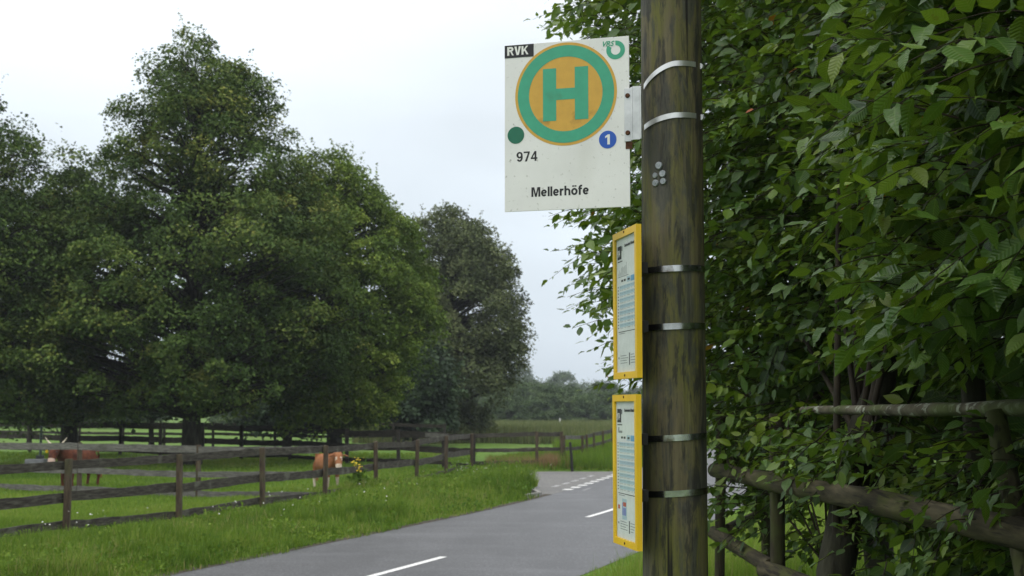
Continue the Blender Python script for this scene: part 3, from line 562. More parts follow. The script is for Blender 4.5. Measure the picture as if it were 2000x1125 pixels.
# ------------------------------------------------------------------ cattle
def skin(name, pts, edges, root, mats, parent, paint=None, sub=2):
    me = bpy.data.meshes.new(name); me.from_pydata([p[0] for p in pts], edges, []); o = bpy.data.objects.new('tmp', me); COL.objects.link(o)
    sk = o.modifiers.new('s', 'SKIN'); sk.use_smooth_shade = True
    for v, p in zip(me.skin_vertices[0].data, pts):
        r0 = p[1]; v.radius = (r0 if isinstance(r0, tuple) else (r0, r0))
    for v in me.skin_vertices[0].data: v.use_root = False
    me.skin_vertices[0].data[root].use_root = True
    sb = o.modifiers.new('b', 'SUBSURF'); sb.levels = sub; sb.render_levels = sub
    dg = bpy.context.evaluated_depsgraph_get(); m2 = bpy.data.meshes.new_from_object(o.evaluated_get(dg)); bpy.data.objects.remove(o)
    m2.name = name; m2.materials.clear(); ob = link(name, m2, None, parent, mats)
    if paint:
        for p in m2.polygons: p.material_index = paint(p.center)
    m2.polygons.foreach_set('use_smooth', [True] * len(m2.polygons)); return ob
def cow(label, loc, rz, s_, coat, horned, head_dir, pale_legs, tail_out, hs=1.25):
    # local: x forward (towards the head), y left, z up; standing height about 1.2 at scale 1
    root = empty('cow', loc, (0, 0, rz)); root.scale = (s_, s_, s_); tag(root, label, 'cow')
    hd = Vector(head_dir).normalized(); up = Vector((0, 0, 1)); nb = Vector((.86, 0, 1.08)); hb = nb + Vector((.16, 0, .06)) + hd * .1
    poll = hb + Vector((0, 0, .06)); brow = poll + hd * .12 + Vector((0, 0, -.07)); mid = poll + hd * .25 + Vector((0, 0, -.20)); muz = poll + hd * .34 + Vector((0, 0, -.33)); lip = poll + hd * .36 + Vector((0, 0, -.39))
    pts = [((-.05, 0, .83), (.30, .32)), ((-.45, 0, .86), (.27, .30)), ((-.76, 0, .93), (.20, .23)), ((.35, 0, .84), (.29, .31)), ((.62, 0, .90), (.22, .26)), (tuple(nb), (.15, .20)), (tuple(poll), (.115 * hs, .12 * hs)),
           (tuple(brow), (.125 * hs, .115 * hs)), (tuple(mid), (.092 * hs, .09 * hs)), (tuple(muz), (.088 * hs, .078 * hs)), (tuple(lip), (.066 * hs, .055 * hs))]
    E = [(0, 1), (1, 2), (0, 3), (3, 4), (4, 5), (5, 6), (6, 7), (7, 8), (8, 9), (9, 10)]
    for sy in (-1, 1):                       # front legs
        b0 = len(pts); pts += [((.50, sy * .15, .66), .105), ((.51, sy * .16, .40), .062), ((.52, sy * .16, .22), .042), ((.50, sy * .16, .08), .045), ((.53, sy * .16, .02), .05)]
        E += [(4, b0)] + [(b0 + k, b0 + k + 1) for k in range(4)]
    for sy in (-1, 1):                       # hind legs: knee forward, hock back
        b0 = len(pts); pts += [((-.60, sy * .16, .66), .15), ((-.58, sy * .17, .50), .095), ((-.76, sy * .17, .36), .055), ((-.72, sy * .17, .18), .042), ((-.69, sy * .17, .02), .05)]
        E += [(2, b0)] + [(b0 + k, b0 + k + 1) for k in range(4)]
    side_ = hd.cross(up).normalized()
    def paint(c):
        if (c - muz).length < .125 or (c - lip).length < .12: return 1
        if pale_legs and min((c - (brow + hd * .10 * hs + side_ * q_ * .085 * hs)).length for q_ in (-1, 1)) < .05: return 2
        if pale_legs and c.z < .42 and c.z > .06: return 2
        if c.z < .05: return 3
        return 0
    skin('body', pts, E, 0, [coat, M['pale_hair'] if pale_legs else M['nose_pink'], M['pale_hair'], M['hoof']], root, paint)
    for sg in (-1, 1):
        mb = MB(); e0 = poll + side_ * sg * .10 * hs + Vector((0, 0, -.02)); mb.tube([e0, e0 + side_ * sg * .10 + Vector((0, 0, -.02)), e0 + side_ * sg * .2 + Vector((0, 0, -.05))], [.025, .055, .012], 8, flat=.5)
        mb.build('ear', coat, root)
        mb = MB(); e1 = brow + hd * .095 * hs + side_ * sg * .09 * hs + Vector((0, 0, .0)); mb.tube([e1 - hd * .02, e1, e1 + hd * .012], [.02, .018, .008], 8); mb.build('eye', M['nose_dark'], root)
        if horned:
            h0 = poll + side_ * sg * .09 + Vector((0, 0, .07)); mb = MB()
            mb.tube([h0, h0 + side_ * sg * .09 + Vector((0, 0, .05)), h0 + side_ * sg * .16 + Vector((0, 0, .13)), h0 + side_ * sg * .22 + Vector((0, 0, .22))], [.034, .028, .018, .005], 8); mb.build('horn', M['horn'], root)
    mb = MB(); nz = (muz + lip) / 2 + hd * .068 * hs + Vector((0, 0, .01)); mb.tube([nz - hd * .02, nz, nz + hd * .012], [.065, .06, .035], 10, flat=.7); mb.build('nose', M['nose_dark'] if pale_legs else M['nose_pink'], root)
    sg = -1 if horned else 1
    mb = MB(); e0 = poll + side_ * (1 if horned else -1) * .24 + Vector((0, 0, -.10)) + hd * .03; mb.tube([e0, e0 + hd * .012], .045, 8); mb.build('ear_tag', M['tag'] if horned else M['nose_dark'], root)
    tb = Vector((-.93, 0, 1.02)); mb = MB()
    if tail_out: tp = [tb, tb + Vector((-.08, -.02, -.12)), tb + Vector((-.13, -.05, -.42)), tb + Vector((-.22, -.08, -.60)), tb + Vector((-.40, -.12, -.80))]
    else: tp = [tb, tb + Vector((-.05, 0, -.1)), tb + Vector((-.05, 0, -.4)), tb + Vector((-.04, 0, -.6)), tb + Vector((-.03, 0, -.8))]
    mb.tube(tp[:4], [.035, .028, .022, .02], 8); t_ = mb.build('tail', coat, root)
    mb = MB(); mb.tube([tp[3], tp[3].lerp(tp[4], .5), tp[4]], [.025, .055, .01], 8, rough=.2); mb.build('tail_tuft', M['tail_hair'], t_)
    return root
CR = 34.0
cow('horned red-brown cow standing behind the grey inner fence', (gx(160, CR), CR, .04), rad(253), .88, M['coat_red'], True, (.96, .26, -.2), False, True)
cow('tan calf with white muzzle looking over behind the verge fence', (gx(642, 33.2), 33.2, .04), rad(-62), .76, M['coat_tan'], False, (.86, -.30, -.2), True, False)

# ------------------------------------------------------------------ grass, flowers
BL_T = [(-.5, 0, 0), (.5, 0, 0), (-.36, .12, .5), (.36, .12, .5), (0, .38, 1.0)]; BL_F = [(0, 1, 3, 2), (2, 3, 4)]
FX = np.array([p.x for p in main]); FY = np.array([p.y for p in main])
def fence_x(y): return np.interp(y, FY, FX)
def blades(name, pts, h, wd, mat, tint, lean=.5):
    n_ = len(pts); az = R.random(n_) * 2 * PI; A = np.stack([np.cos(az), np.sin(az), np.zeros(n_)], -1) * wd[:, None]
    Bv = np.stack([-np.sin(az), np.cos(az), np.zeros(n_)], -1) * (h * lean * R.uniform(.3, 2.0, n_))[:, None]; Cv = np.stack([R.normal(0, .12, n_), R.normal(0, .12, n_), np.ones(n_)], -1) * h[:, None]
    V, L_, S_ = scatter(BL_T, BL_F, pts, A, Bv, Cv, np.ones(n_)); o = link(name, mesh_np(name, V, L_, S_, False, np.repeat(tint, 5)), mat); return tag(o, kind='stuff')
def patch(x, y, f):
    g_ = np.random.default_rng(int(f * 100)); v = 0
    for k in range(9):
        a = g_.uniform(0, 2 * PI); q_ = f * 1.35 ** (k - 3); v = v + np.sin((x * math.cos(a) + y * math.sin(a)) * q_ + g_.uniform(0, 6) + 1.5 * np.sin((x * math.sin(a) - y * math.cos(a)) * q_ * .6)) * (.9 ** k)
    return np.clip(v / 2.6, -1.4, 1.4)
def sample(n_, y0, y1, p=1.4):
    u = R.random(n_); a = 1 - p; return (y0 ** a + u * (y1 ** a - y0 ** a)) ** (1 / a)
# verge between fence and road
nt_ = 30000; n_ = nt_ * 10; y = sample(nt_, 13, 47, 1.5); xl = fence_x(y) - 1.3; xr = cx(y) - HW; x = xl + R.random(nt_) * (xr - xl + .06)
tuft_t = np.repeat(R.normal(0, .17, nt_), 10); tuft_h = np.repeat(R.uniform(.55, 1.4, nt_), 10); x = np.repeat(x, 10) + R.normal(0, .045, n_); y = np.repeat(y, 10) + R.normal(0, .045, n_); xr = cx(y) - HW
corner = sstep(28, 31.5, y) * sstep(36, 33, y) * sstep(1.3, .3, np.abs(x - .15))
ok = (x < xr + .05 + .10 * patch(y * .3, y, 3.1)) & ~((y > 31.7) & (x > .48 + .22 * patch(x * .2, y, 2.4)) & (y < 43.5)) & ~((y > 31) & (y <= 31.7) & (x > .35)) & ~((y > 44.2) & (x < fence_x(y)))
edge = sstep(0, .9, xr - x); ok &= R.random(n_) < (.35 + .65 * edge)
h = (.055 + .14 * edge + .11 * edge * patch(x, y, 2.6) + .06 * patch(x, y, 7.0) + .09 * R.random(n_) + .30 * corner * edge) * .85 * (1 - .45 * sstep(33, 37, y))
h = h * (1 - .80 * sstep(1.7, .7, np.abs(x - fence_x(y))) * sstep(30, 26, y)); behind = x < fence_x(y) - .2; h = np.where(behind, h * .55, h)
h = h * tuft_h; x, y, h = x[ok], y[ok], h[ok].clip(.05); z = hgt(x, y)
tint = np.clip(.5 + .17 * patch(x, y, 1.1) + .12 * patch(x + 9, y, 5) + tuft_t[ok] + R.normal(0, .12, len(x)) - .12 * corner[ok], 0, .93); tint = np.where(R.random(len(x)) < .02 + .10 * (patch(x + 3, y, 1.6) > .55), 1, tint)
o = blades('verge_grass', np.stack([x, y, z], -1), h, .007 * (y / 18) + R.uniform(.001, .006, len(x)), M['grass'], tint, .75)
tag(o, 'lush green grass between the road and the board fence', 'grass')
# broad leaved weeds among the verge grass
n_ = 52000; y = sample(n_, 13, 45, 1.5); xl = fence_x(y) - .3; xr = cx(y) - HW; x = xl + R.random(n_) * (xr - xl - .15); ok = (patch(x, y, 2.2) > -.15) & ~((y > 31.4) & (x > .45)); x, y = x[ok], y[ok]; k = len(x)
edge = sstep(0, .9, cx(y) - HW - x); zf = hgt(x, y) + R.random(k) * (1 - .75 * sstep(1.5, .6, np.abs(x - fence_x(y))) * sstep(30, 26, y)) * (.07 + .17 * edge + .12 * edge * patch(x, y, 2.6) + .22 * sstep(28, 31, y) * sstep(35, 33, y) * sstep(1.3, .3, np.abs(x - .15))).clip(.04)
A, B, Cc = frame(R.normal(size=(k, 3)) + [0, 0, .2], unit(R.normal(size=(k, 3)) * .7 + [0, 0, 1])); V1, L1, S1 = scatter(TUFT_T, TUFT_F, np.column_stack([x, y, zf]), A, B, Cc, R.uniform(.03, .075, k) * (y / 20) ** .5)
o = link('verge_weeds', mesh_np('verge_weeds', V1, L1, S1, False, np.repeat(np.clip(.42 + .25 * patch(x, y, 1.7) + R.normal(0, .16, k), 0, .9), 4)), M['grass']); tag(o, 'broad leaved weeds growing through the verge grass', 'weeds', kind='stuff')
# paddock turf
n_ = 230000; y = sample(n_, 17, 60, 1.9); x = -(R.random(n_)) * (y * .45) + fence_x(y.clip(None, 43.8)) - .2; ok = x > -.42 * y; x, y = x[ok], y[ok]
h = .05 + .05 * R.random(len(x)) + .05 * np.clip(patch(x, y, 1.2), 0, 1); tint = np.clip(.55 + .2 * patch(x, y, .6) + R.normal(0, .13, len(x)), 0, .95)
o = blades('paddock_grass', np.stack([x, y, hgt(x, y)], -1), h, .010 * (y / 20) + .004, M['grass'], tint, .8); tag(o, 'short grazed grass inside the paddock', 'grass')
# tall grass beyond the lay-by and along the road's far left side
n_ = 60000; y = R.uniform(43.6, 75, n_); xr = cx(y) - HW - .05; x = xr - R.random(n_) ** 1.2 * 6.5; ok = (x > -.9 + 0 * y); x, y = x[ok], y[ok]
h = (.30 + .4 * R.random(len(x)) + .12 * patch(x, y, 1.4)) * (.5 + .5 * sstep(0, .8, cx(y) - HW - x)); h = h * np.where((x < 1.5) & (y < 46), .42, 1) * np.where((x < 1.9) & (y > 45) & (x < cx(y) - HW - 2.6), .4, 1); tint = np.clip(.5 + .2 * patch(x, y, .9) + R.normal(0, .15, len(x)), 0, 1)
o = blades('tall_grass', np.stack([x, y, hgt(x, y)], -1), h.clip(.1), R.uniform(.012, .03, len(x)), M['grass'], tint, .35); tag(o, 'tall rank grass beyond the lay-by beside the road', 'grass')
n_ = 3500; y = R.uniform(43.9, 46, n_); x = np.where(R.random(n_) < .6, R.normal(1.35, .22, n_), R.uniform(-.9, 2, n_)); o = blades('dry_stalks', np.stack([x, y, hgt(x, y)], -1), .15 + .40 * R.random(n_), R.uniform(.008, .016, n_), M['straw'], R.random(n_), .25)
tag(o, 'reddish dry grass stalks around the corner fence posts', 'dry grass')
# long grass band before the far trees
n_ = 42000; y = R.uniform(76, 125, n_); x = gx(R.uniform(690, 1300, n_), y); o = blades('meadow_edge', np.stack([x, y, 0 * x], -1), (.65 + .5 * R.random(n_)), R.uniform(.03, .08, n_), M['straw2'], np.clip(.5 + R.normal(0, .25, n_), 0, 1), .2); tag(o, 'band of tall seeding meadow grass before the hazy trees', 'tall grass')
# near verge on the right of the road
n_ = 150000; y = sample(n_, 4.5, 45, 1.5); x = cx(y) + HW + .05 + R.random(n_) ** 1.1 * np.where(y < 12, 9, 5.0); ok = (x > y * .02); x, y = x[ok], y[ok]; dd = x - cx(y) - HW
h = (.06 + .20 * sstep(.1, 1.2, dd) * R.uniform(.4, 1.5, len(x)) + .1 * patch(x, y, 2)) * (1 - .25 * sstep(10, 5, y)); tint = np.clip(.6 + .15 * patch(x, y, 1.5) + R.normal(0, .15, len(x)), 0, .96); tint = np.where(R.random(len(x)) < .06, 1, tint)
o = blades('roadside_grass', np.stack([x, y, hgt(x, y)], -1), h.clip(.06), R.uniform(.003, .008, len(x)), M['grass'], tint, .6); tag(o, 'long pale grass on the bank at the foot of the log fence', 'grass')
# tall blades by the foot of the wooden pole
n_ = 420; x = R.normal(.62, .25, n_) ; y = R.uniform(8.5, 13.5, n_); x = x + y * .065; ok = x > cx(y) + HW + .1; x, y = x[ok], y[ok]
o = blades('tall_stems', np.stack([x, y, hgt(x, y)], -1), R.uniform(.25, .7, len(x)), R.uniform(.004, .009, len(x)), M['grass'], R.uniform(.5, 1, len(x)), .45); tag(o, 'thin grass stems on the bank behind the pole', 'grass')
# white wild flowers in the verge
FL_T = [(math.cos(a) * .5, math.sin(a) * .5, .06) for a in np.linspace(0, 2 * PI, 7)[:-1]] + [(0, 0, 0)]; FL_F = [(6, k, (k + 1) % 6) for k in range(6)]
n_ = 110; cxs = R.choice([0, 1, 2, 3], n_, p=[.3, .3, .2, .2]); cen = np.array([G(500, 1010)[:2], G(880, 940)[:2], G(110, 1065)[:2], G(660, 985)[:2]])
xy = cen[cxs] + R.normal(0, 1, (n_, 2)) * [.9, 1.8]; kk = (xy[:, 0] > fence_x(xy[:, 1]) + .1) & (xy[:, 0] < cx(xy[:, 1]) - HW - .6); xy = xy[kk]; n_ = len(xy)
zf = hgt(xy[:, 0], xy[:, 1]) + R.uniform(.26, .42, n_); Nn = unit(R.normal(size=(n_, 3)) * .3 + [0, -.5, 1]); A, B, Cc = frame(np.tile([1., .1, 0], (n_, 1)), Nn)
V1, L1, S1 = scatter(FL_T, FL_F, np.column_stack([xy, zf]), A, B, Cc, R.uniform(.012, .026, n_))
m, t, b = material('petals'); b.inputs['Base Color'].default_value = (.7, .7, .66, 1); b.inputs['Roughness'].default_value = .8
o = link('wildflowers', mesh_np('wildflowers', V1, L1, S1), m); tag(o, 'small white wildflowers scattered in the verge grass', 'flowers', kind='stuff')
mb = MB()
# ragwort by the calf: stems with yellow heads
D = 31.4; r_ = empty('yellow_flower_plant', (gx(700, D), D, 0)); tag(r_, 'yellow flowering weed beside the head of the tan calf', 'plant')
mb = MB(); heads = []
for k in range(5):
    bx_, by_ = random.uniform(-.08, .08), random.uniform(-.12, .12); tp_ = (bx_ * 1.2 + random.uniform(-.05, .05), by_ * 2, random.uniform(.62, .86)); mb.tube([(bx_ * .3, by_ * .3, 0), tp_], [.008, .004], 4); heads.append(tp_)
mb.build('stem', M['grass'], r_)
hp = np.array([[h_[0] + random.gauss(0, .045), h_[1] + random.gauss(0, .05), h_[2] + random.gauss(0, .03)] for h_ in heads for _ in range(11)]); k = len(hp)
A, B, Cc = frame(np.tile([1., .1, 0], (k, 1)), unit(R.normal(size=(k, 3)) * .4 + [0, -.4, 1])); V1, L1, S1 = scatter(FL_T, FL_F, hp, A, B, Cc, np.full(k, .036))
link('blossom', mesh_np('blossom', V1, L1, S1), plain('ragwort_yellow', (.62, .45, .01), .7), r_)
lp = R.normal(size=(160, 3)) * [.13, .12, .16] + [0, 0, .38]; A, B, Cc = frame(R.normal(size=(160, 3)), R.normal(size=(160, 3))); V1, L1, S1 = scatter(LEAF_T, LEAF_F, lp, A, B, Cc, np.full(160, .13))
link('foliage', mesh_np('foliage', V1, L1, S1, False, np.repeat(R.random(160) * .5, NLF)), M['grass'], r_)

# ------------------------------------------------------------------ wooden pole with its studs
PD = 4.28; PX = gx(1312, PD) ; pole = empty('wooden_pole', (PX, PD, .42), (0, rad(.18), 0)); tag(pole, 'thick round stained wooden pole carrying the bus stop sign', 'pole')
mb = MB(); npz = 60; pts = []; 
pz = [(-.25) + 7.0 * k / npz for k in range(npz + 1)]
PR0, PR1 = .1035, .0985
def prad(z): return .1045 - .0024 * (z - .4)       # z above the foot
vs = []; fs = []; nseg = 72
for k, z in enumerate(pz):
    for a in range(nseg):
        an = 2 * PI * a / nseg; r0 = prad(z) * (1 + .006 * math.sin(an * 3 + z * .8) + .004 * math.sin(an * 7 - z * 2.3))
        vs.append((r0 * math.cos(an), r0 * math.sin(an), z))
for k in range(npz):
    for a in range(nseg): fs.append((k*nseg+a, k*nseg+(a+1) % nseg, (k+1)*nseg+(a+1) % nseg, (k+1)*nseg+a))
mb.add(vs, fs, True); mb.add([vs[npz*nseg+a] for a in range(nseg)], [tuple(range(nseg))]); mb.build('shaft', M['wood_pole'], pole)
for px, py, rr in [(1280, 322, 7.6), (1273, 340.5, 5.6), (1286.5, 338.5, 7), (1273.5, 355.5, 7), (1287.5, 353.5, 6.6)]:
    z = P(px, py, PD - .1).z - .42; xx = (px - 1312) / 620; r0 = prad(z); yy = -math.sqrt(max(1e-4, r0 ** 2 - xx ** 2)); nn = Vector((xx, yy, 0)).normalized(); c0 = Vector((xx, yy, z))
    mb = MB(); r1 = rr / 625
    mb.tube([c0 - nn * .003, c0 + nn * .0035, c0 + nn * .0055], [r1, r1, r1 * .82], 20)
    mb.tube([c0 + nn * .005, c0 + nn * .0068], [r1 * .35, r1 * .3], 10)
    mb.build('marker_stud', M['stud'], pole)
def band(mb, vs):                           # four separate ribbons so the edges stay crisp
    n_ = len(vs) // 4
    for k in range(4):
        k2 = (k + 1) % 4; rib = []
        for a in range(n_): rib += [vs[a*4+k], vs[a*4+k2]]
        mb.add(rib, [(a*2, a*2+1, a*2+3, a*2+2) for a in range(n_ - 1)], True)
# ------------------------------------------------------------------ bus stop sign
SW, SH = .415, .552; srot = rad(-16.5)      # turned so the right edge comes nearer
BR = P(1231, 403.5, 4.17)
sdir = Vector((math.cos(srot), math.sin(srot), 0))
so = BR - sdir * SW                          # bottom-left corner of the panel
sign = empty('bus_stop_sign', so, (0, 0, srot)); tag(sign, 'white bus stop sign with green H in a yellow disc strapped to the wooden pole', 'sign')
Rm = Matrix.Rotation(-srot, 4, 'Z')
mb = MB(); mb.box((0, 0, 0), (SW, .004, SH)); mb.build('panel', M['white'], sign, bevel=.001)
def sx_(u): return u * SW
def sz_(v): return (1 - v) * SH
e = .0006
mb = MB(); mb.box((0, -e * 2, sz_(.078)), (sx_(.238), -e * .2, SH - .001)); pl = mb.build('operator_plate', M['black'], sign)
lettering('operator_lettering', 'RVK', sx_(.022), sz_(.0635), .0288, M['pure_white'], pl, -e * 2.1, w=.205, gap=.06, sx=1.14)
CX, CZ = sx_(.495), sz_(.317)
mb = MB(); mb.disc(CX, CZ, .1695, -e * 1.0, -e * .1, 96); disc = mb.build('emblem_disc', M['sign_yellow'], sign)
mb = MB(); mb.disc(CX, CZ, .1605, -e * 2, -e * 1.1, 96, r_in=.1225); mb.build('emblem_ring', M['sign_green'], disc)
hw_, hh, st, cb = .0755, .0865, .0445, .0185
mb = MB(); mb.prism([(CX-hw_, CZ-hh), (CX-hw_+st, CZ-hh), (CX-hw_+st, CZ-cb), (CX+hw_-st, CZ-cb), (CX+hw_-st, CZ-hh), (CX+hw_, CZ-hh), (CX+hw_, CZ+hh), (CX+hw_-st, CZ+hh), (CX+hw_-st, CZ+cb), (CX-hw_+st, CZ+cb), (CX-hw_+st, CZ+hh), (CX-hw_, CZ+hh)], -e * 2, -e * 1.1)
mb.build('letter_h', M['sign_green'], disc)
mb = MB(); mb.disc(sx_(.092), sz_(.545), .0282, -e * 1.6, -e * .2, 40); mb.build('green_dot', M['deep_green'], sign)
mb = MB(); mb.disc(sx_(.828), sz_(.603), .0287, -e * 1.6, -e * .2, 40); bd = mb.build('zone_dot', M['blue'], sign)
mb = MB(); ox, oz = sx_(.828), sz_(.603); mb.prism([(ox-.001, oz-.016), (ox+.0072, oz-.016), (ox+.0072, oz+.0165), (ox+.0005, oz+.0165), (ox-.008, oz+.0105), (ox-.008, oz+.0045), (ox-.001, oz+.0085)], -e * 2.4, -e * 1.7); mb.build('numeral', M['pure_white'], bd)
lg = MB(); lg.disc(sx_(.895), sz_(.078), .0305, -e * 1.2, -e * .2, 48, r_in=.0155, a0=rad(-212), a1=rad(92)); lgo = lg.build('network_logo', M['sign_green'], sign)
text_obj('logo_lettering', 'VRS', .0235, M['sign_green'], lgo, sx_(.782), -e * 1.6, sz_(.052), bold=.0004, shear=.35, sx=1.0)
lettering('route_number', '974', sx_(.097), sz_(.705), .0325, M['black'], sign, -e * .3, w=.165, gap=.09, sx=1.15)
lettering('stop_name', 'Mellerhöfe', sx_(.218), sz_(.918), .0315, M['black'], sign, -e * .3, w=.185, gap=.065, sx=1.13)
# dark patch of old sticker where the second bracket was
mb = MB(); mb.box((SW - .013, -.0014, sz_(.665)), (SW + .009, -.0002, sz_(.622))); mb.build('old_bracket_stub', M['rust'], sign)
# bracket: front flange over the sign edge, web to the pole
bz0, bz1 = sz_(.622), sz_(.311)
mb = MB(); mb.box((SW - .016, -.0045, bz0), (SW + .006, -.0006, bz1)); mb.box((SW + .006, -.012, bz0 + .002), (SW + .012, -.0006, bz1 + .001)); mb.box((SW + .0122, -.0118, bz0 + .003), (SW + .036, -.008, bz1 + .003)); mb.box((SW + .0362, -.0125, bz0 + .005), (SW + .040, .012, bz1 + .003))
brk = mb.build('bracket', M['alu'], sign, bevel=.0006)
for fz in (.16, .86):
    zb = bz0 + (bz1 - bz0) * fz; mb = MB(); mb.tube([(SW - .005, -.0040, zb), (SW - .005, -.0105, zb)], .0058, 6, upv=(0, 0, 1)); mb.tube([(SW - .005, -.0040, zb), (SW - .005, -.0056, zb)], .0080, 16, upv=(0, 0, 1)); mb.build('bolt', M['rust'], brk)
def loc_pt(v): return Rm @ (Vector(v) - so)
for (py_c, py_l) in ((124, 163), (225, 243)):
    zc = P(1312, py_c, PD - .1).z; tz = P(1243, py_l, PD - .07).z
    q0 = Vector((gx(1242, PD - .07), PD - .085, tz)); strapw = .0085
    mb = MB(); n_ = 56; vs = []; fs = []; r0 = .1025
    a0, a1 = rad(-128 - 25), rad(150)
    for a in range(n_ + 1):
        tt = a / n_; an = a0 + (a1 - a0) * tt; zc2 = zc - .012 + .012 * math.cos(an) + (tz - zc + .006) * max(0, 1 - tt / .13) ** 1.3
        zc2 = zc + (.006) * math.cos(an) + (tz - zc) * max(0, 1 - tt / .22) ** 1.6
        for dz, dr_ in ((-strapw, 0), (strapw, 0), (strapw, -.0016), (-strapw, -.0016)):
            rr = r0 + dr_ ; vs.append(loc_pt((PX + .004 + rr * math.cos(an), PD + rr * math.sin(an), zc2 + dz)))
    for a in range(n_):
        for k in range(4): fs.append((a*4+k, a*4+(k+1) % 4, a*4+4+(k+1) % 4, a*4+4+k))
    fs += [(0, 3, 2, 1)]
    band(mb, vs); st_ = mb.build('strap', M['steel'], sign)
    mb = MB(); an = rad(-22); q1 = loc_pt((PX + .004 + .104 * math.cos(an), PD + .104 * math.sin(an), zc + .0055)); d1 = (Rm @ Vector((-math.sin(an), math.cos(an), 0))); mb.tube([q1 - d1 * .009, q1 + d1 * .009], .0075, 8, flat=1.3); mb.build('clamp_screw', M['alu'], st_)
# ------------------------------------------------------------------ timetable cases
CW, CH, CT = .278, .476, .017; crot = math.atan2(.983, -.186)   # width axis runs away from the camera
for ci, (py_t, py_b, lab, srows) in enumerate([(437, 737.5, 'upper yellow framed timetable case strapped to the wooden pole', (524, 637)), (770, 1077, 'lower yellow framed timetable case strapped to the wooden pole', (855, 964))]):
    near = P(1244.5, py_b, 4.09); ztop = P(1244.5, py_t, 4.09).z; CH = ztop - near.z
    # local x: width (0 = near edge .. CW = far edge), local y: into the case (towards the pole)
    c = empty('timetable_case', near, (0, 0, crot)); tag(c, lab, 'timetable case', 'timetable cases on the pole')
    # with this rotation local +y points to the left of travel = towards the road, so the front is at +y
    fr = MB(); bw = .021
    fr.box((0, -CT, 0), (CW, .0, bw)); fr.box((0, -CT, CH - bw), (CW, .0, CH)); fr.box((0, -CT, bw), (bw, .0, CH - bw)); fr.box((CW - bw, -CT, bw), (CW, .0, CH - bw))
    fo = fr.build('frame', M['case_yellow'], c)
    mb = MB(); mb.box((bw * .5, -CT - .003, bw * .5), (CW - bw * .5, -CT + .0005, CH - bw * .5)); mb.build('back_plate', M['alu'], c)
    mb = MB(); mb.box((bw + .0005, -CT + .001, bw + .0005), (CW - bw - .0005, -.0075, CH - bw - .0005)); sh = mb.build('timetable_sheet', M['paper'], c)
    X0, X1, Z0, Z1 = bw, CW - bw, bw, CH - bw; wS, hS = X1 - X0, Z1 - Z0; yo = -.0075
    mb = MB(); mb.box((bw + .0002, -.0042, bw + .0002), (CW - bw - .0002, -.0026, CH - bw - .0002)); mb.build('glass_pane', M['glazing'], c)
    # sheet coordinates: s=0 at the far (reader's left) edge, s=1 near edge; v=0 top
    def sq(s0, s1, v0, v1, lay=1): 
        return ((X1 - s1 * wS, yo + .00005, Z1 - v1 * hS), (X1 - s0 * wS, yo + .0003 * lay, Z1 - v0 * hS))
    up_ = ci == 0
    vh = .30 if up_ else .245
    bands = MB()
    vt0 = vh + .055; vt1 = .685 if up_ else .66; nb = 7 if up_ else 8
    for k in range(nb):
        v0 = vt0 + (vt1 - vt0) * (k + .0) / nb; v1 = vt0 + (vt1 - vt0) * (k + .58) / nb; bands.box(*sq(.14, .985, v0, v1))
    bands.box(*sq(.52, .70, vh, vh + .04)); bands.build('table_bands', M['band'], sh)
    mb = MB(); mb.box(*sq(.72, .985, vh, vh + .042, 2)); mb.build('table_heading', M['band2'], sh)
    mb = MB(); mb.box(*sq(.06, .25, .055, .155, 2)); lb = mb.build('route_badge', M['ink'], sh)
    def tx(name, body, size, mat, s0, v, bold=0, sxx=1, ext=.0002, par=sh):
        o = text_obj(name, body, size, mat, par, 0, 0, 0, bold=bold, sx=sxx, ext=ext)
        o.data.transform(Matrix.Translation((X1 - s0 * wS, yo + .0010, Z1 - v * hS)) @ Matrix.Rotation(PI, 4, 'Z')); return o
    tx('badge_number', '974', .030, M['pure_white'], .07, .135, bold=.0008, sxx=.66, par=lb)
    tx('heading_text', 'Stadtverkehr Erftstadt', .0135, M['ink'], .42, .075, bold=.0003, sxx=.95)
    mb = MB(); mb.box(*sq(.265, .30, .06, .095)); mb.box(*sq(.06, .30, .168, .176)); mb.box(*sq(.9, .94, .19, .2)); mb.box(*sq(.24, .33, vh + .012, vh + .028)); mb.box(*sq(.37, .46, vh + .012, vh + .028)); mb.box(*sq(.57, .66, vh + .014, vh + .028, 3))
    mb.box(*sq(.08, .97, vt1 + .012, vt1 + .017)); mb.box(*sq(.60, .64, .86, .95)); 
    for k in range(nb * 2): v0 = vt0 + (vt1 - vt0) * k / (nb * 2); mb.box(*sq(.06, .10, v0 + .003, v0 + .012))
    mb.build('printed_lines', M['ink'], sh)
    mb = MB()
    for k in range(nb * 2):
        v0 = vt0 + (vt1 - vt0) * (k + .3) / (nb * 2)
        for s0 in (.2, .28, .4, .55, .62, .75, .87): mb.box(*sq(s0, s0 + .045 * random.uniform(.5, 1), v0, v0 + .006, 2))
    for k in range(4):
        mb.box(*sq(.18, random.uniform(.45, .56), .875 + k * .018, .88 + k * .018)); mb.box(*sq(.67, random.uniform(.8, .95), .872 + k * .02, .877 + k * .02))
    mb.box(*sq(.06, .12, .885, .90)); mb.box(*sq(.12, .4, vt1 + .025, vt1 + .03))
    if up_:
        for k in range(9): s0 = .1 + k * .05; mb.box(*sq(s0, s0 + .012, .27 - .03 * random.random() - k * .007, .28))
        mb.box(*sq(.08, .6, .285, .29))
    else: mb.box(*sq(.10, .15, .17 + .02, .23)); mb.box(*sq(.13, .3, .215, .232))
    mb.build('small_print', M['grey_ink'], sh)
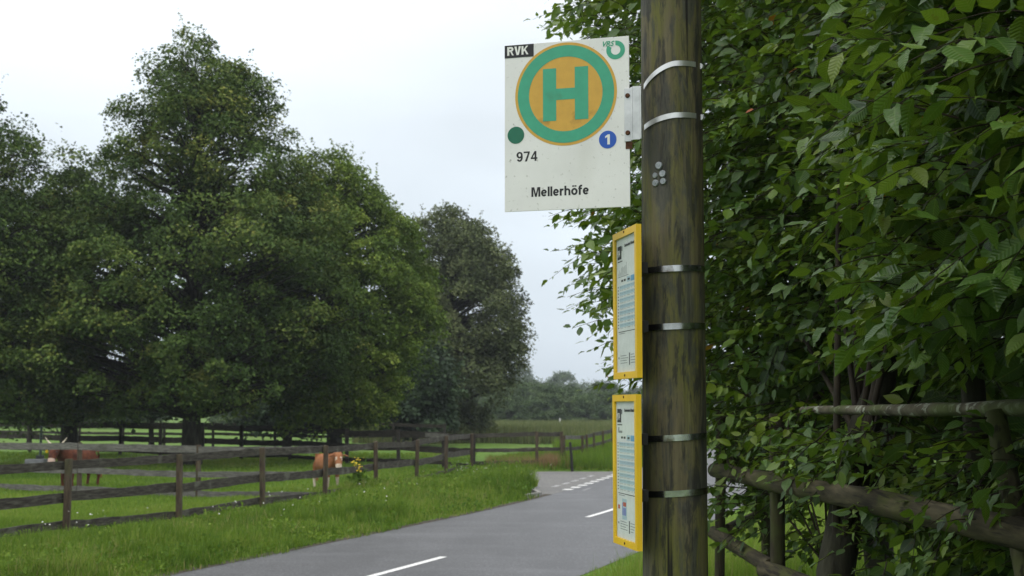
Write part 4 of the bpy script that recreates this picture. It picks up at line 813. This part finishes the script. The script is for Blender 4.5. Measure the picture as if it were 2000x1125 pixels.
    if not up_:
        mb = MB(); mb.box(*sq(.27, .50, .71, .86)); mb.build('printed_picture', M['band'], sh)
        mb = MB(); mb.box(*sq(.32, .47, .735, .765, 2)); mb.box(*sq(.07, .16, .76, .79, 2)); mb.build('red_print', M['red_ink'], sh)
        mb = MB(); mb.box(*sq(.32, .46, .775, .83, 2)); mb.box(*sq(.27, .30, .74, .83, 2)); mb.build('violet_print', M['violet_ink'], sh)
    mb = MB()
    for zz_ in (bw * .5, CH - bw * .35): mb.tube([(CW * .5, -.002, zz_), (CW * .5, .002, zz_)], .004, 10, upv=(0, 0, 1))
    mb.build('lock_screw', M['rust'], c)
    Rc = Matrix.Rotation(-crot, 4, 'Z')
    for pyc in srows:
        zc = P(1312, pyc, PD - .1).z; mb = MB(); n_ = 64; vs = []; fs = []; r0 = .1035 + .0016; tl = .004 if ci == 0 else .006
        for a in range(n_ + 1):
            an = 2 * PI * a / n_ + PI
            for dz, dr_ in ((-.0098, 0), (.0098, 0), (.0098, -.0016), (-.0098, -.0016)): vs.append(Rc @ (Vector((PX + .004 + (r0 + dr_) * math.cos(an), PD + (r0 + dr_) * math.sin(an), zc + dz + tl * math.cos(an))) - near))
        for a in range(n_):
            for k in range(4): fs.append((a*4+k, a*4+(k+1) % 4, a*4+4+(k+1) % 4, a*4+4+k))
        band(mb, vs); mb.build('strap', M['steel_dark'], c)
        zl = zc - near.z; mb = MB(); mb.box((.03, -CT - .030, zl - .022), (.20, -CT - .0032, zl + .014)); mb.build('mounting_block', M['dark_post'], c, bevel=.002)

# ------------------------------------------------------------------ log fence on the right
lf = empty('log_fence', (1.2, 8.2, 0)); tag(lf, 'round log fence overgrown by leafy trees right of the pole', 'fence'); L0 = Vector((1.2, 8.2, 0))
def log(name, pts, rs, mat, n=20, rough=.02, label=None, flat=1.0):
    P0 = [Vector(p) for p in pts]; dense = []; dr_ = []
    for a in range(len(P0) - 1):
        for k in range(8): dense.append(P0[a].lerp(P0[a+1], k / 8)); dr_.append(rs[a] + (rs[a+1] - rs[a]) * k / 8)
    dense.append(P0[-1]); dr_.append(rs[-1])
    dr2 = [r * (1 + .03 * math.sin(i_ * .9) + random.uniform(-.015, .015)) for i_, r in enumerate(dr_)]
    mb = MB(); mb.tube([p - L0 for p in dense], dr2, n, rough=rough * .5, flat=flat); o = mb.build(name, mat, lf)
    if label: o['label'] = label
    return o
def FP(px, py): # fence line: distance falls from 8.2 m at px 1400 to 4.2 m at px 2000
    Dn = 8.2; # solve line X = a + b*D with (1.26,8.2),(1.62,4.2)
    s_ = (px - 1000) / F; b_ = (1.26 - 1.62) / 4.0; a_ = 1.62 - b_ * 4.2; D_ = a_ / (s_ - b_); return P(px, py, D_)
log('rail', [FP(1396, 918), FP(1503, 940)], [.045, .048], M['log'])
log('rail', [FP(1490, 936) + Vector((-.02, -.03, 0)), FP(1700, 976) + Vector((-.02, -.02, 0)), FP(2010, 1046), FP(2400, 1130)], [.049, .051, .051, .050], M['log'])
log('rail', [FP(1393, 1040), FP(1505, 1108)], [.040, .042], M['log'])
log('rail', [FP(1500, 1112) + Vector((-.02, -.03, 0)), FP(1700, 1190), FP(2000, 1330)], [.048, .05, .05], M['log'])
log('rail', [FP(1550, 801) + Vector((.05, 0, 0)), FP(1760, 801) + Vector((.05, 0, 0)), FP(1965, 797) + Vector((.05, 0, 0)), FP(2300, 792) + Vector((.05, 0, 0))], [.022, .030, .033, .034], M['lichen_log'], label='lichen covered split top rail', flat=.8, rough=.16)
def lpost(px0, py0, px1, py1, r, dz=.0, Dadd=.10):
    a = FP(px0, py0); b_ = FP(px1, py1); a = a + Vector((dz, Dadd, 0)); b_ = b_ + Vector((dz, Dadd, 0)); d = (a - b_); k = (b_.z - float(hgt(b_.x, b_.y)) + .1) / max(.01, -d.z if d.z < 0 else d.z)
    foot = b_ - (a - b_) * k; return log('post', [a, foot], [r, r * 1.03], M['logpost'])
lpost(1414, 800, 1411, 1090, .031)
lpost(1524, 808, 1527, 1120, .038)
lpost(1966, 806, 2004, 1000, .034)
# rails going back from the corner post to a second post
c1 = FP(1420, 1000) + Vector((.10, .05, 0)); bp_ = P(1494, 940, 9.6)
log('post', [P(1494, 862, 9.6), Vector((bp_.x, bp_.y, .05))], [.035, .036], M['logpost'], label='smaller post standing behind the corner post')
log('rail', [P(1422, 1036, 8.25) , P(1488, 1003, 9.6)], [.040, .038], M['log']); log('rail', [P(1425, 903, 8.25), P(1488, 895, 9.6)], [.034, .032], M['log'])

# ------------------------------------------------------------------ leafy trees on the right, leaf by leaf
def sprays(cat_, base, tdir, seed, nl=11, length=.42, leaf=.075, dens=1.0, tint0=.45):
    rg = np.random.default_rng(seed); n_ = len(base); tdir = unit(tdir); up = np.array([0, 0, 1.])
    side_ = unit(np.cross(tdir, up) + rg.normal(size=(n_, 3)) * .35); nrm = unit(np.cross(side_, tdir)); nrm *= np.sign(nrm[:, 2:3] + 1e-6)
    k = np.arange(nl); t_ = (k + .6) / nl; ln = length * rg.uniform(.6, 1.25, n_)
    sag = -.28 * (t_ ** 2)
    Pn = base[:, None] + tdir[:, None] * (t_[None, :, None] * ln[:, None, None]); Pn[..., 2] += sag[None] * ln[:, None]
    sg = np.where(k % 2 == 0, 1, -1)[None, :, None]
    Ld = tdir[:, None] * .55 + side_[:, None] * sg * .8 + rg.normal(size=(n_, nl, 3)) * .28; Ld[..., 2] -= rg.uniform(.05, .75, (n_, nl))
    Ld[:, -1] = tdir + rg.normal(size=(n_, 3)) * .2; Ld = unit(Ld)
    Nn = unit(nrm[:, None] * 1.0 + rg.normal(size=(n_, nl, 3)) * .38 + up * .2)
    keep = (rg.random((n_, nl)) < dens).ravel(); O = Pn.reshape(-1, 3)[keep]; A, B, Cc = frame(Ld.reshape(-1, 3)[keep], Nn.reshape(-1, 3)[keep])
    O = O + A * .012; ls = leaf * rg.uniform(.45, 1.4, (n_, nl)) * (1 - .25 * (t_[None] > .9)); sc = ls.ravel()[keep]
    B = B * rg.uniform(.8, 1.25, len(O))[:, None]; Cc = Cc * rg.uniform(-.6, 3.2, len(O))[:, None]
    ti = np.clip(tint0 - .03 + np.repeat(rg.normal(0, .19, n_), nl)[keep] + rg.normal(0, .15, len(O)), 0, .95); ti = np.where(rg.random(len(O)) < (.003 if n_ > 1000 else 0), 1, ti); ti = np.where(rg.random(len(O)) < .02, .965, ti)
    V, L_, S_ = scatter(LEAF_T, LEAF_F, O, A, B, Cc, sc); cat_.add(V, L_, S_, np.repeat(ti, NLF))
    return Pn
def twigs(mbl, base, Pn, r=.0035):
    for b_, row in zip(base, Pn): mbl.tube([b_, row[len(row)//3], row[2*len(row)//3], row[-1]], [r, r*.8, r*.55, r*.3], 3, cap=False)
def leafy(label, trunk_pts, trunk_r, base, tdir, seed, limbs_to, **kw):
    root = empty('leafy_tree', trunk_pts[0]); tag(root, label, 'tree'); o0 = Vector(trunk_pts[0]); rnd = random.Random(seed)
    cat_ = Cat(); Pn = sprays(cat_, base - np.array(o0), tdir, seed, **kw)
    me = cat_.mesh('crown', True); a_ = me.attributes.new('luv', 'FLOAT_VECTOR', 'POINT'); a_.data.foreach_set('vector', np.tile(np.array(LEAF_T, np.float32), (len(me.vertices) // NLF, 1)).ravel()); link('crown', me, M['hedge'], root)
    mb = MB(); twigs(mb, base - np.array(o0), Pn[:, :, :]); mb.build('branching', M['twig'], root)
    mb = MB(); mb.tube([Vector(p) - o0 for p in trunk_pts], trunk_r, 12, rough=.08); mb.build('trunk', M['bark'], root)
    mb = MB()
    for e in limbs_to:
        e = Vector(e) - o0; k = rnd.randint(1, len(trunk_pts) - 1); s_ = Vector(trunk_pts[k]) - o0; mid = s_.lerp(e, .5) + Vector((rnd.uniform(-.1, .1), rnd.uniform(-.1, .1), rnd.uniform(0, .25)))
        mb.tube([s_, mid, e], [trunk_r[k] * .24, trunk_r[k] * .15, .004], 6, cap=False)
    mb.build('limb', M['twig'], root); return root
rg = np.random.default_rng(99)
def face_x(y, z):       # outer face of the foliage wall; it bulges above the log fence
    return 1.42 + .16 * np.sin(y * 1.9 + z * 1.1) + .13 * np.sin(z * 2.7 - y * .8) + .09 * np.sin(y * 4.1) * np.sin(z * 3.7) + .045 * np.maximum(0, z - 3.4) ** 2 - .10
def wall(n_, y0, y1, z0, z1, thick, seed):
    g_ = np.random.default_rng(seed); y = g_.uniform(y0, y1, n_); z = g_.uniform(z0, z1, n_); d = g_.random(n_) ** 1.3 * thick; x = face_x(y, z) + d + .22
    b_ = np.stack([x, y, z], -1); t_ = np.stack([-1.0 + g_.normal(0, .5, n_), -.25 + g_.normal(0, .55, n_), .05 + g_.normal(0, .35, n_)], -1); return b_, t_, d
def limbpts(b_, k): return [tuple(b_[i_]) for i_ in rg.permutation(len(b_))[:k]]
b1, t1, _ = wall(2300, 2.0, 5.4, 2.28, 5.2, 1.0, 1)
leafy('nearest leafy tree with the largest leaves at the right edge', [(2.35, 4.6, .3), (2.3, 4.5, 1.4), (2.4, 4.4, 2.6), (2.5, 4.2, 4.4)], [.10, .085, .07, .03], b1, t1, 31, limbpts(b1, 26), leaf=.092, nl=10, length=.42)
b2, t2, _ = wall(2700, 5.2, 8.4, 2.28, 5.8, 1.1, 2)
lowpt = P(1645, 1120, 6.2)
leafy('leafy tree whose dark trunk stands behind the middle log rail', [(lowpt.x, 6.2, .35), (lowpt.x - .03, 6.2, 1.3), (lowpt.x + .12, 6.3, 1.9), (2.2, 6.4, 3.2), (2.4, 6.6, 5)], [.095, .085, .075, .05, .02], b2, t2, 32, limbpts(b2, 26), leaf=.075, nl=11, length=.40)
# the tree that reaches out to the left behind the sign
def reach(z): return np.interp(z, [2.0, 2.25, 2.45, 2.65, 2.9, 3.1, 3.3, 3.6, 3.95, 4.25, 4.6, 5.2, 6], [.95, .68, .60, .56, .46, .42, .26, .36, .5, .42, .20, .18, .3])
g3 = np.random.default_rng(5); n3 = 3400; y = g3.uniform(7.4, 11.2, n3); z = g3.uniform(2.0, 6.0, n3); xm = reach(z) * (y / 8.4) + .05 * np.sin(y * 5 + z * 7)
x = xm + .30 + g3.random(n3) ** .8 * 2.0; b3 = np.stack([x, y, z], -1); t3 = np.stack([-1.0 + g3.normal(0, .4, n3), -.2 + g3.normal(0, .45, n3), .0 + g3.normal(0, .3, n3)], -1)
sh = [(1050, 420), (1068, 450), (1085, 490), (1095, 575), (1105, 520), (1112, 600), (1135, 632), (1125, 560), (1160, 650), (1142, 682), (1165, 700), (1150, 755), (1165, 745), (1178, 792), (1038, 14), (1062, 34), (1085, 10), (1110, 45), (1075, 425), (1120, 470), (1150, 720), (1140, 540), (1130, 430), (1100, 428)]
for px_, py_ in sh:
    tip = P(px_, py_, g3.uniform(7.9, 8.9)); d_ = np.array([-.44, g3.uniform(-.12, .12), g3.uniform(-.04, .12)])
    b3 = np.vstack([b3, np.array(tip) - d_ + [0, 0, .10]]); t3 = np.vstack([t3, d_])
leafy('leafy tree reaching out behind the sign and timetable cases', [(2.6, 9.4, .2), (2.5, 9.3, 1.5), (2.3, 9.2, 2.6), (2.1, 9.1, 3.8), (2.0, 9, 5.2)], [.11, .10, .08, .05, .02], b3, t3, 33, limbpts(b3, 34), leaf=.078, nl=11, length=.42, tint0=.62)
# low sprays hanging between and over the log rails
g4 = np.random.default_rng(6); low = []
for (pa, pb, Da, Db, k, sprd) in [((1500, 868), (1920, 965), 6.6, 4.8, 46, .055), ((1385, 800), (1500, 900), 8.0, 7.6, 60, .12), ((1480, 805), (1610, 880), 6.9, 6.2, 34, .08), ((1390, 950), (1450, 1010), 7.9, 7.7, 20, .07), ((1450, 960), (1600, 1000), 8, 7, 14, .1), ((1590, 850), (1700, 870), 5.6, 5.4, 16, .05), ((1840, 900), (1990, 960), 4.6, 4.3, 20, .08), ((1480, 1000), (1660, 1110), 7.8, 6.8, 26, .12), ((1700, 1010), (2000, 1120), 5.6, 5.0, 70, .14), ((1900, 1080), (2000, 1120), 4.8, 4.6, 16, .1)]:
    for _ in range(k):
        t_ = g4.random(); D_ = Da + (Db - Da) * t_; p = P(pa[0] + (pb[0] - pa[0]) * t_, pa[1] + (pb[1] - pa[1]) * t_, D_); low.append((p.x + g4.normal(0, sprd) + .12, p.y + g4.normal(0, sprd * 1.5), p.z + g4.normal(0, sprd)))
low = np.array(low); nlw = len(low); tl_ = np.stack([-.8 + g4.normal(0, .5, nlw), -.3 + g4.normal(0, .5, nlw), -.1 + g4.normal(0, .3, nlw)], -1)
s0 = P(1600, 1125, 7.2)
leafy('thin stemmed bush with leaves hanging over the log rails', [(s0.x, 7.2, .3), (s0.x + .05, 7.2, 1.2), (s0.x + .25, 7.25, 2.0)], [.035, .03, .02], low, tl_, 34, limbpts(low, 26), leaf=.066, nl=8, length=.28, tint0=.55)
# inner dark mass of the thicket, added to block light and darken gaps
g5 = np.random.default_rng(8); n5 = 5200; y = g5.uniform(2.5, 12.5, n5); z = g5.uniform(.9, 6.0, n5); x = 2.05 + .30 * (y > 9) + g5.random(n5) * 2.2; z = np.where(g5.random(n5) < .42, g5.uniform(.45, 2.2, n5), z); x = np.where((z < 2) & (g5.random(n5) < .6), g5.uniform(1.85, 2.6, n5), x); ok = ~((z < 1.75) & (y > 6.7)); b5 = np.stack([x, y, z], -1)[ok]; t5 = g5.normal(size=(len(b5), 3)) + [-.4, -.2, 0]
leafy('darkest thicket tree deep behind the log fence, added to block light', [(2.9, 5.2, .35), (2.85, 5.2, 1.6), (2.8, 5.3, 3), (2.8, 5.4, 5)], [.13, .11, .08, .03], b5, t5, 35, limbpts(b5, 20), leaf=.13, nl=8, length=.45, tint0=.3)
t6 = P(1935, 1120, 5.4); mb = MB(); mb.tube([(0, 0, -.1), (.01, .02, .8), (-.03, .03, 1.6), (-.08, .05, 3.2)], [.06, .055, .05, .03], 10, rough=.08)
o = mb.build('dead_trunk', M['bark']); o.location = (t6.x, 5.4, .4); tag(o, 'dark bare trunk behind the nearest end of the log rail', 'trunk')

# ------------------------------------------------------------------ haze
mb = MB(); mb.box((-700, -25, -1.2), (700, 900, 34)); hz = mb.build('haze', None); hz.data.materials.clear()
m = bpy.data.materials.new('haze'); m.use_nodes = True; t = m.node_tree; t.nodes.clear(); o_ = t.nodes.new('ShaderNodeOutputMaterial'); v = t.nodes.new('ShaderNodeVolumePrincipled')
v.inputs['Color'].default_value = (.86, .92, 1, 1); v.inputs['Density'].default_value = .00038; v.inputs['Anisotropy'].default_value = .2; t.links.new(v.outputs[0], o_.inputs['Volume'])
hz.data.materials.append(m); tag(hz, kind='stuff')
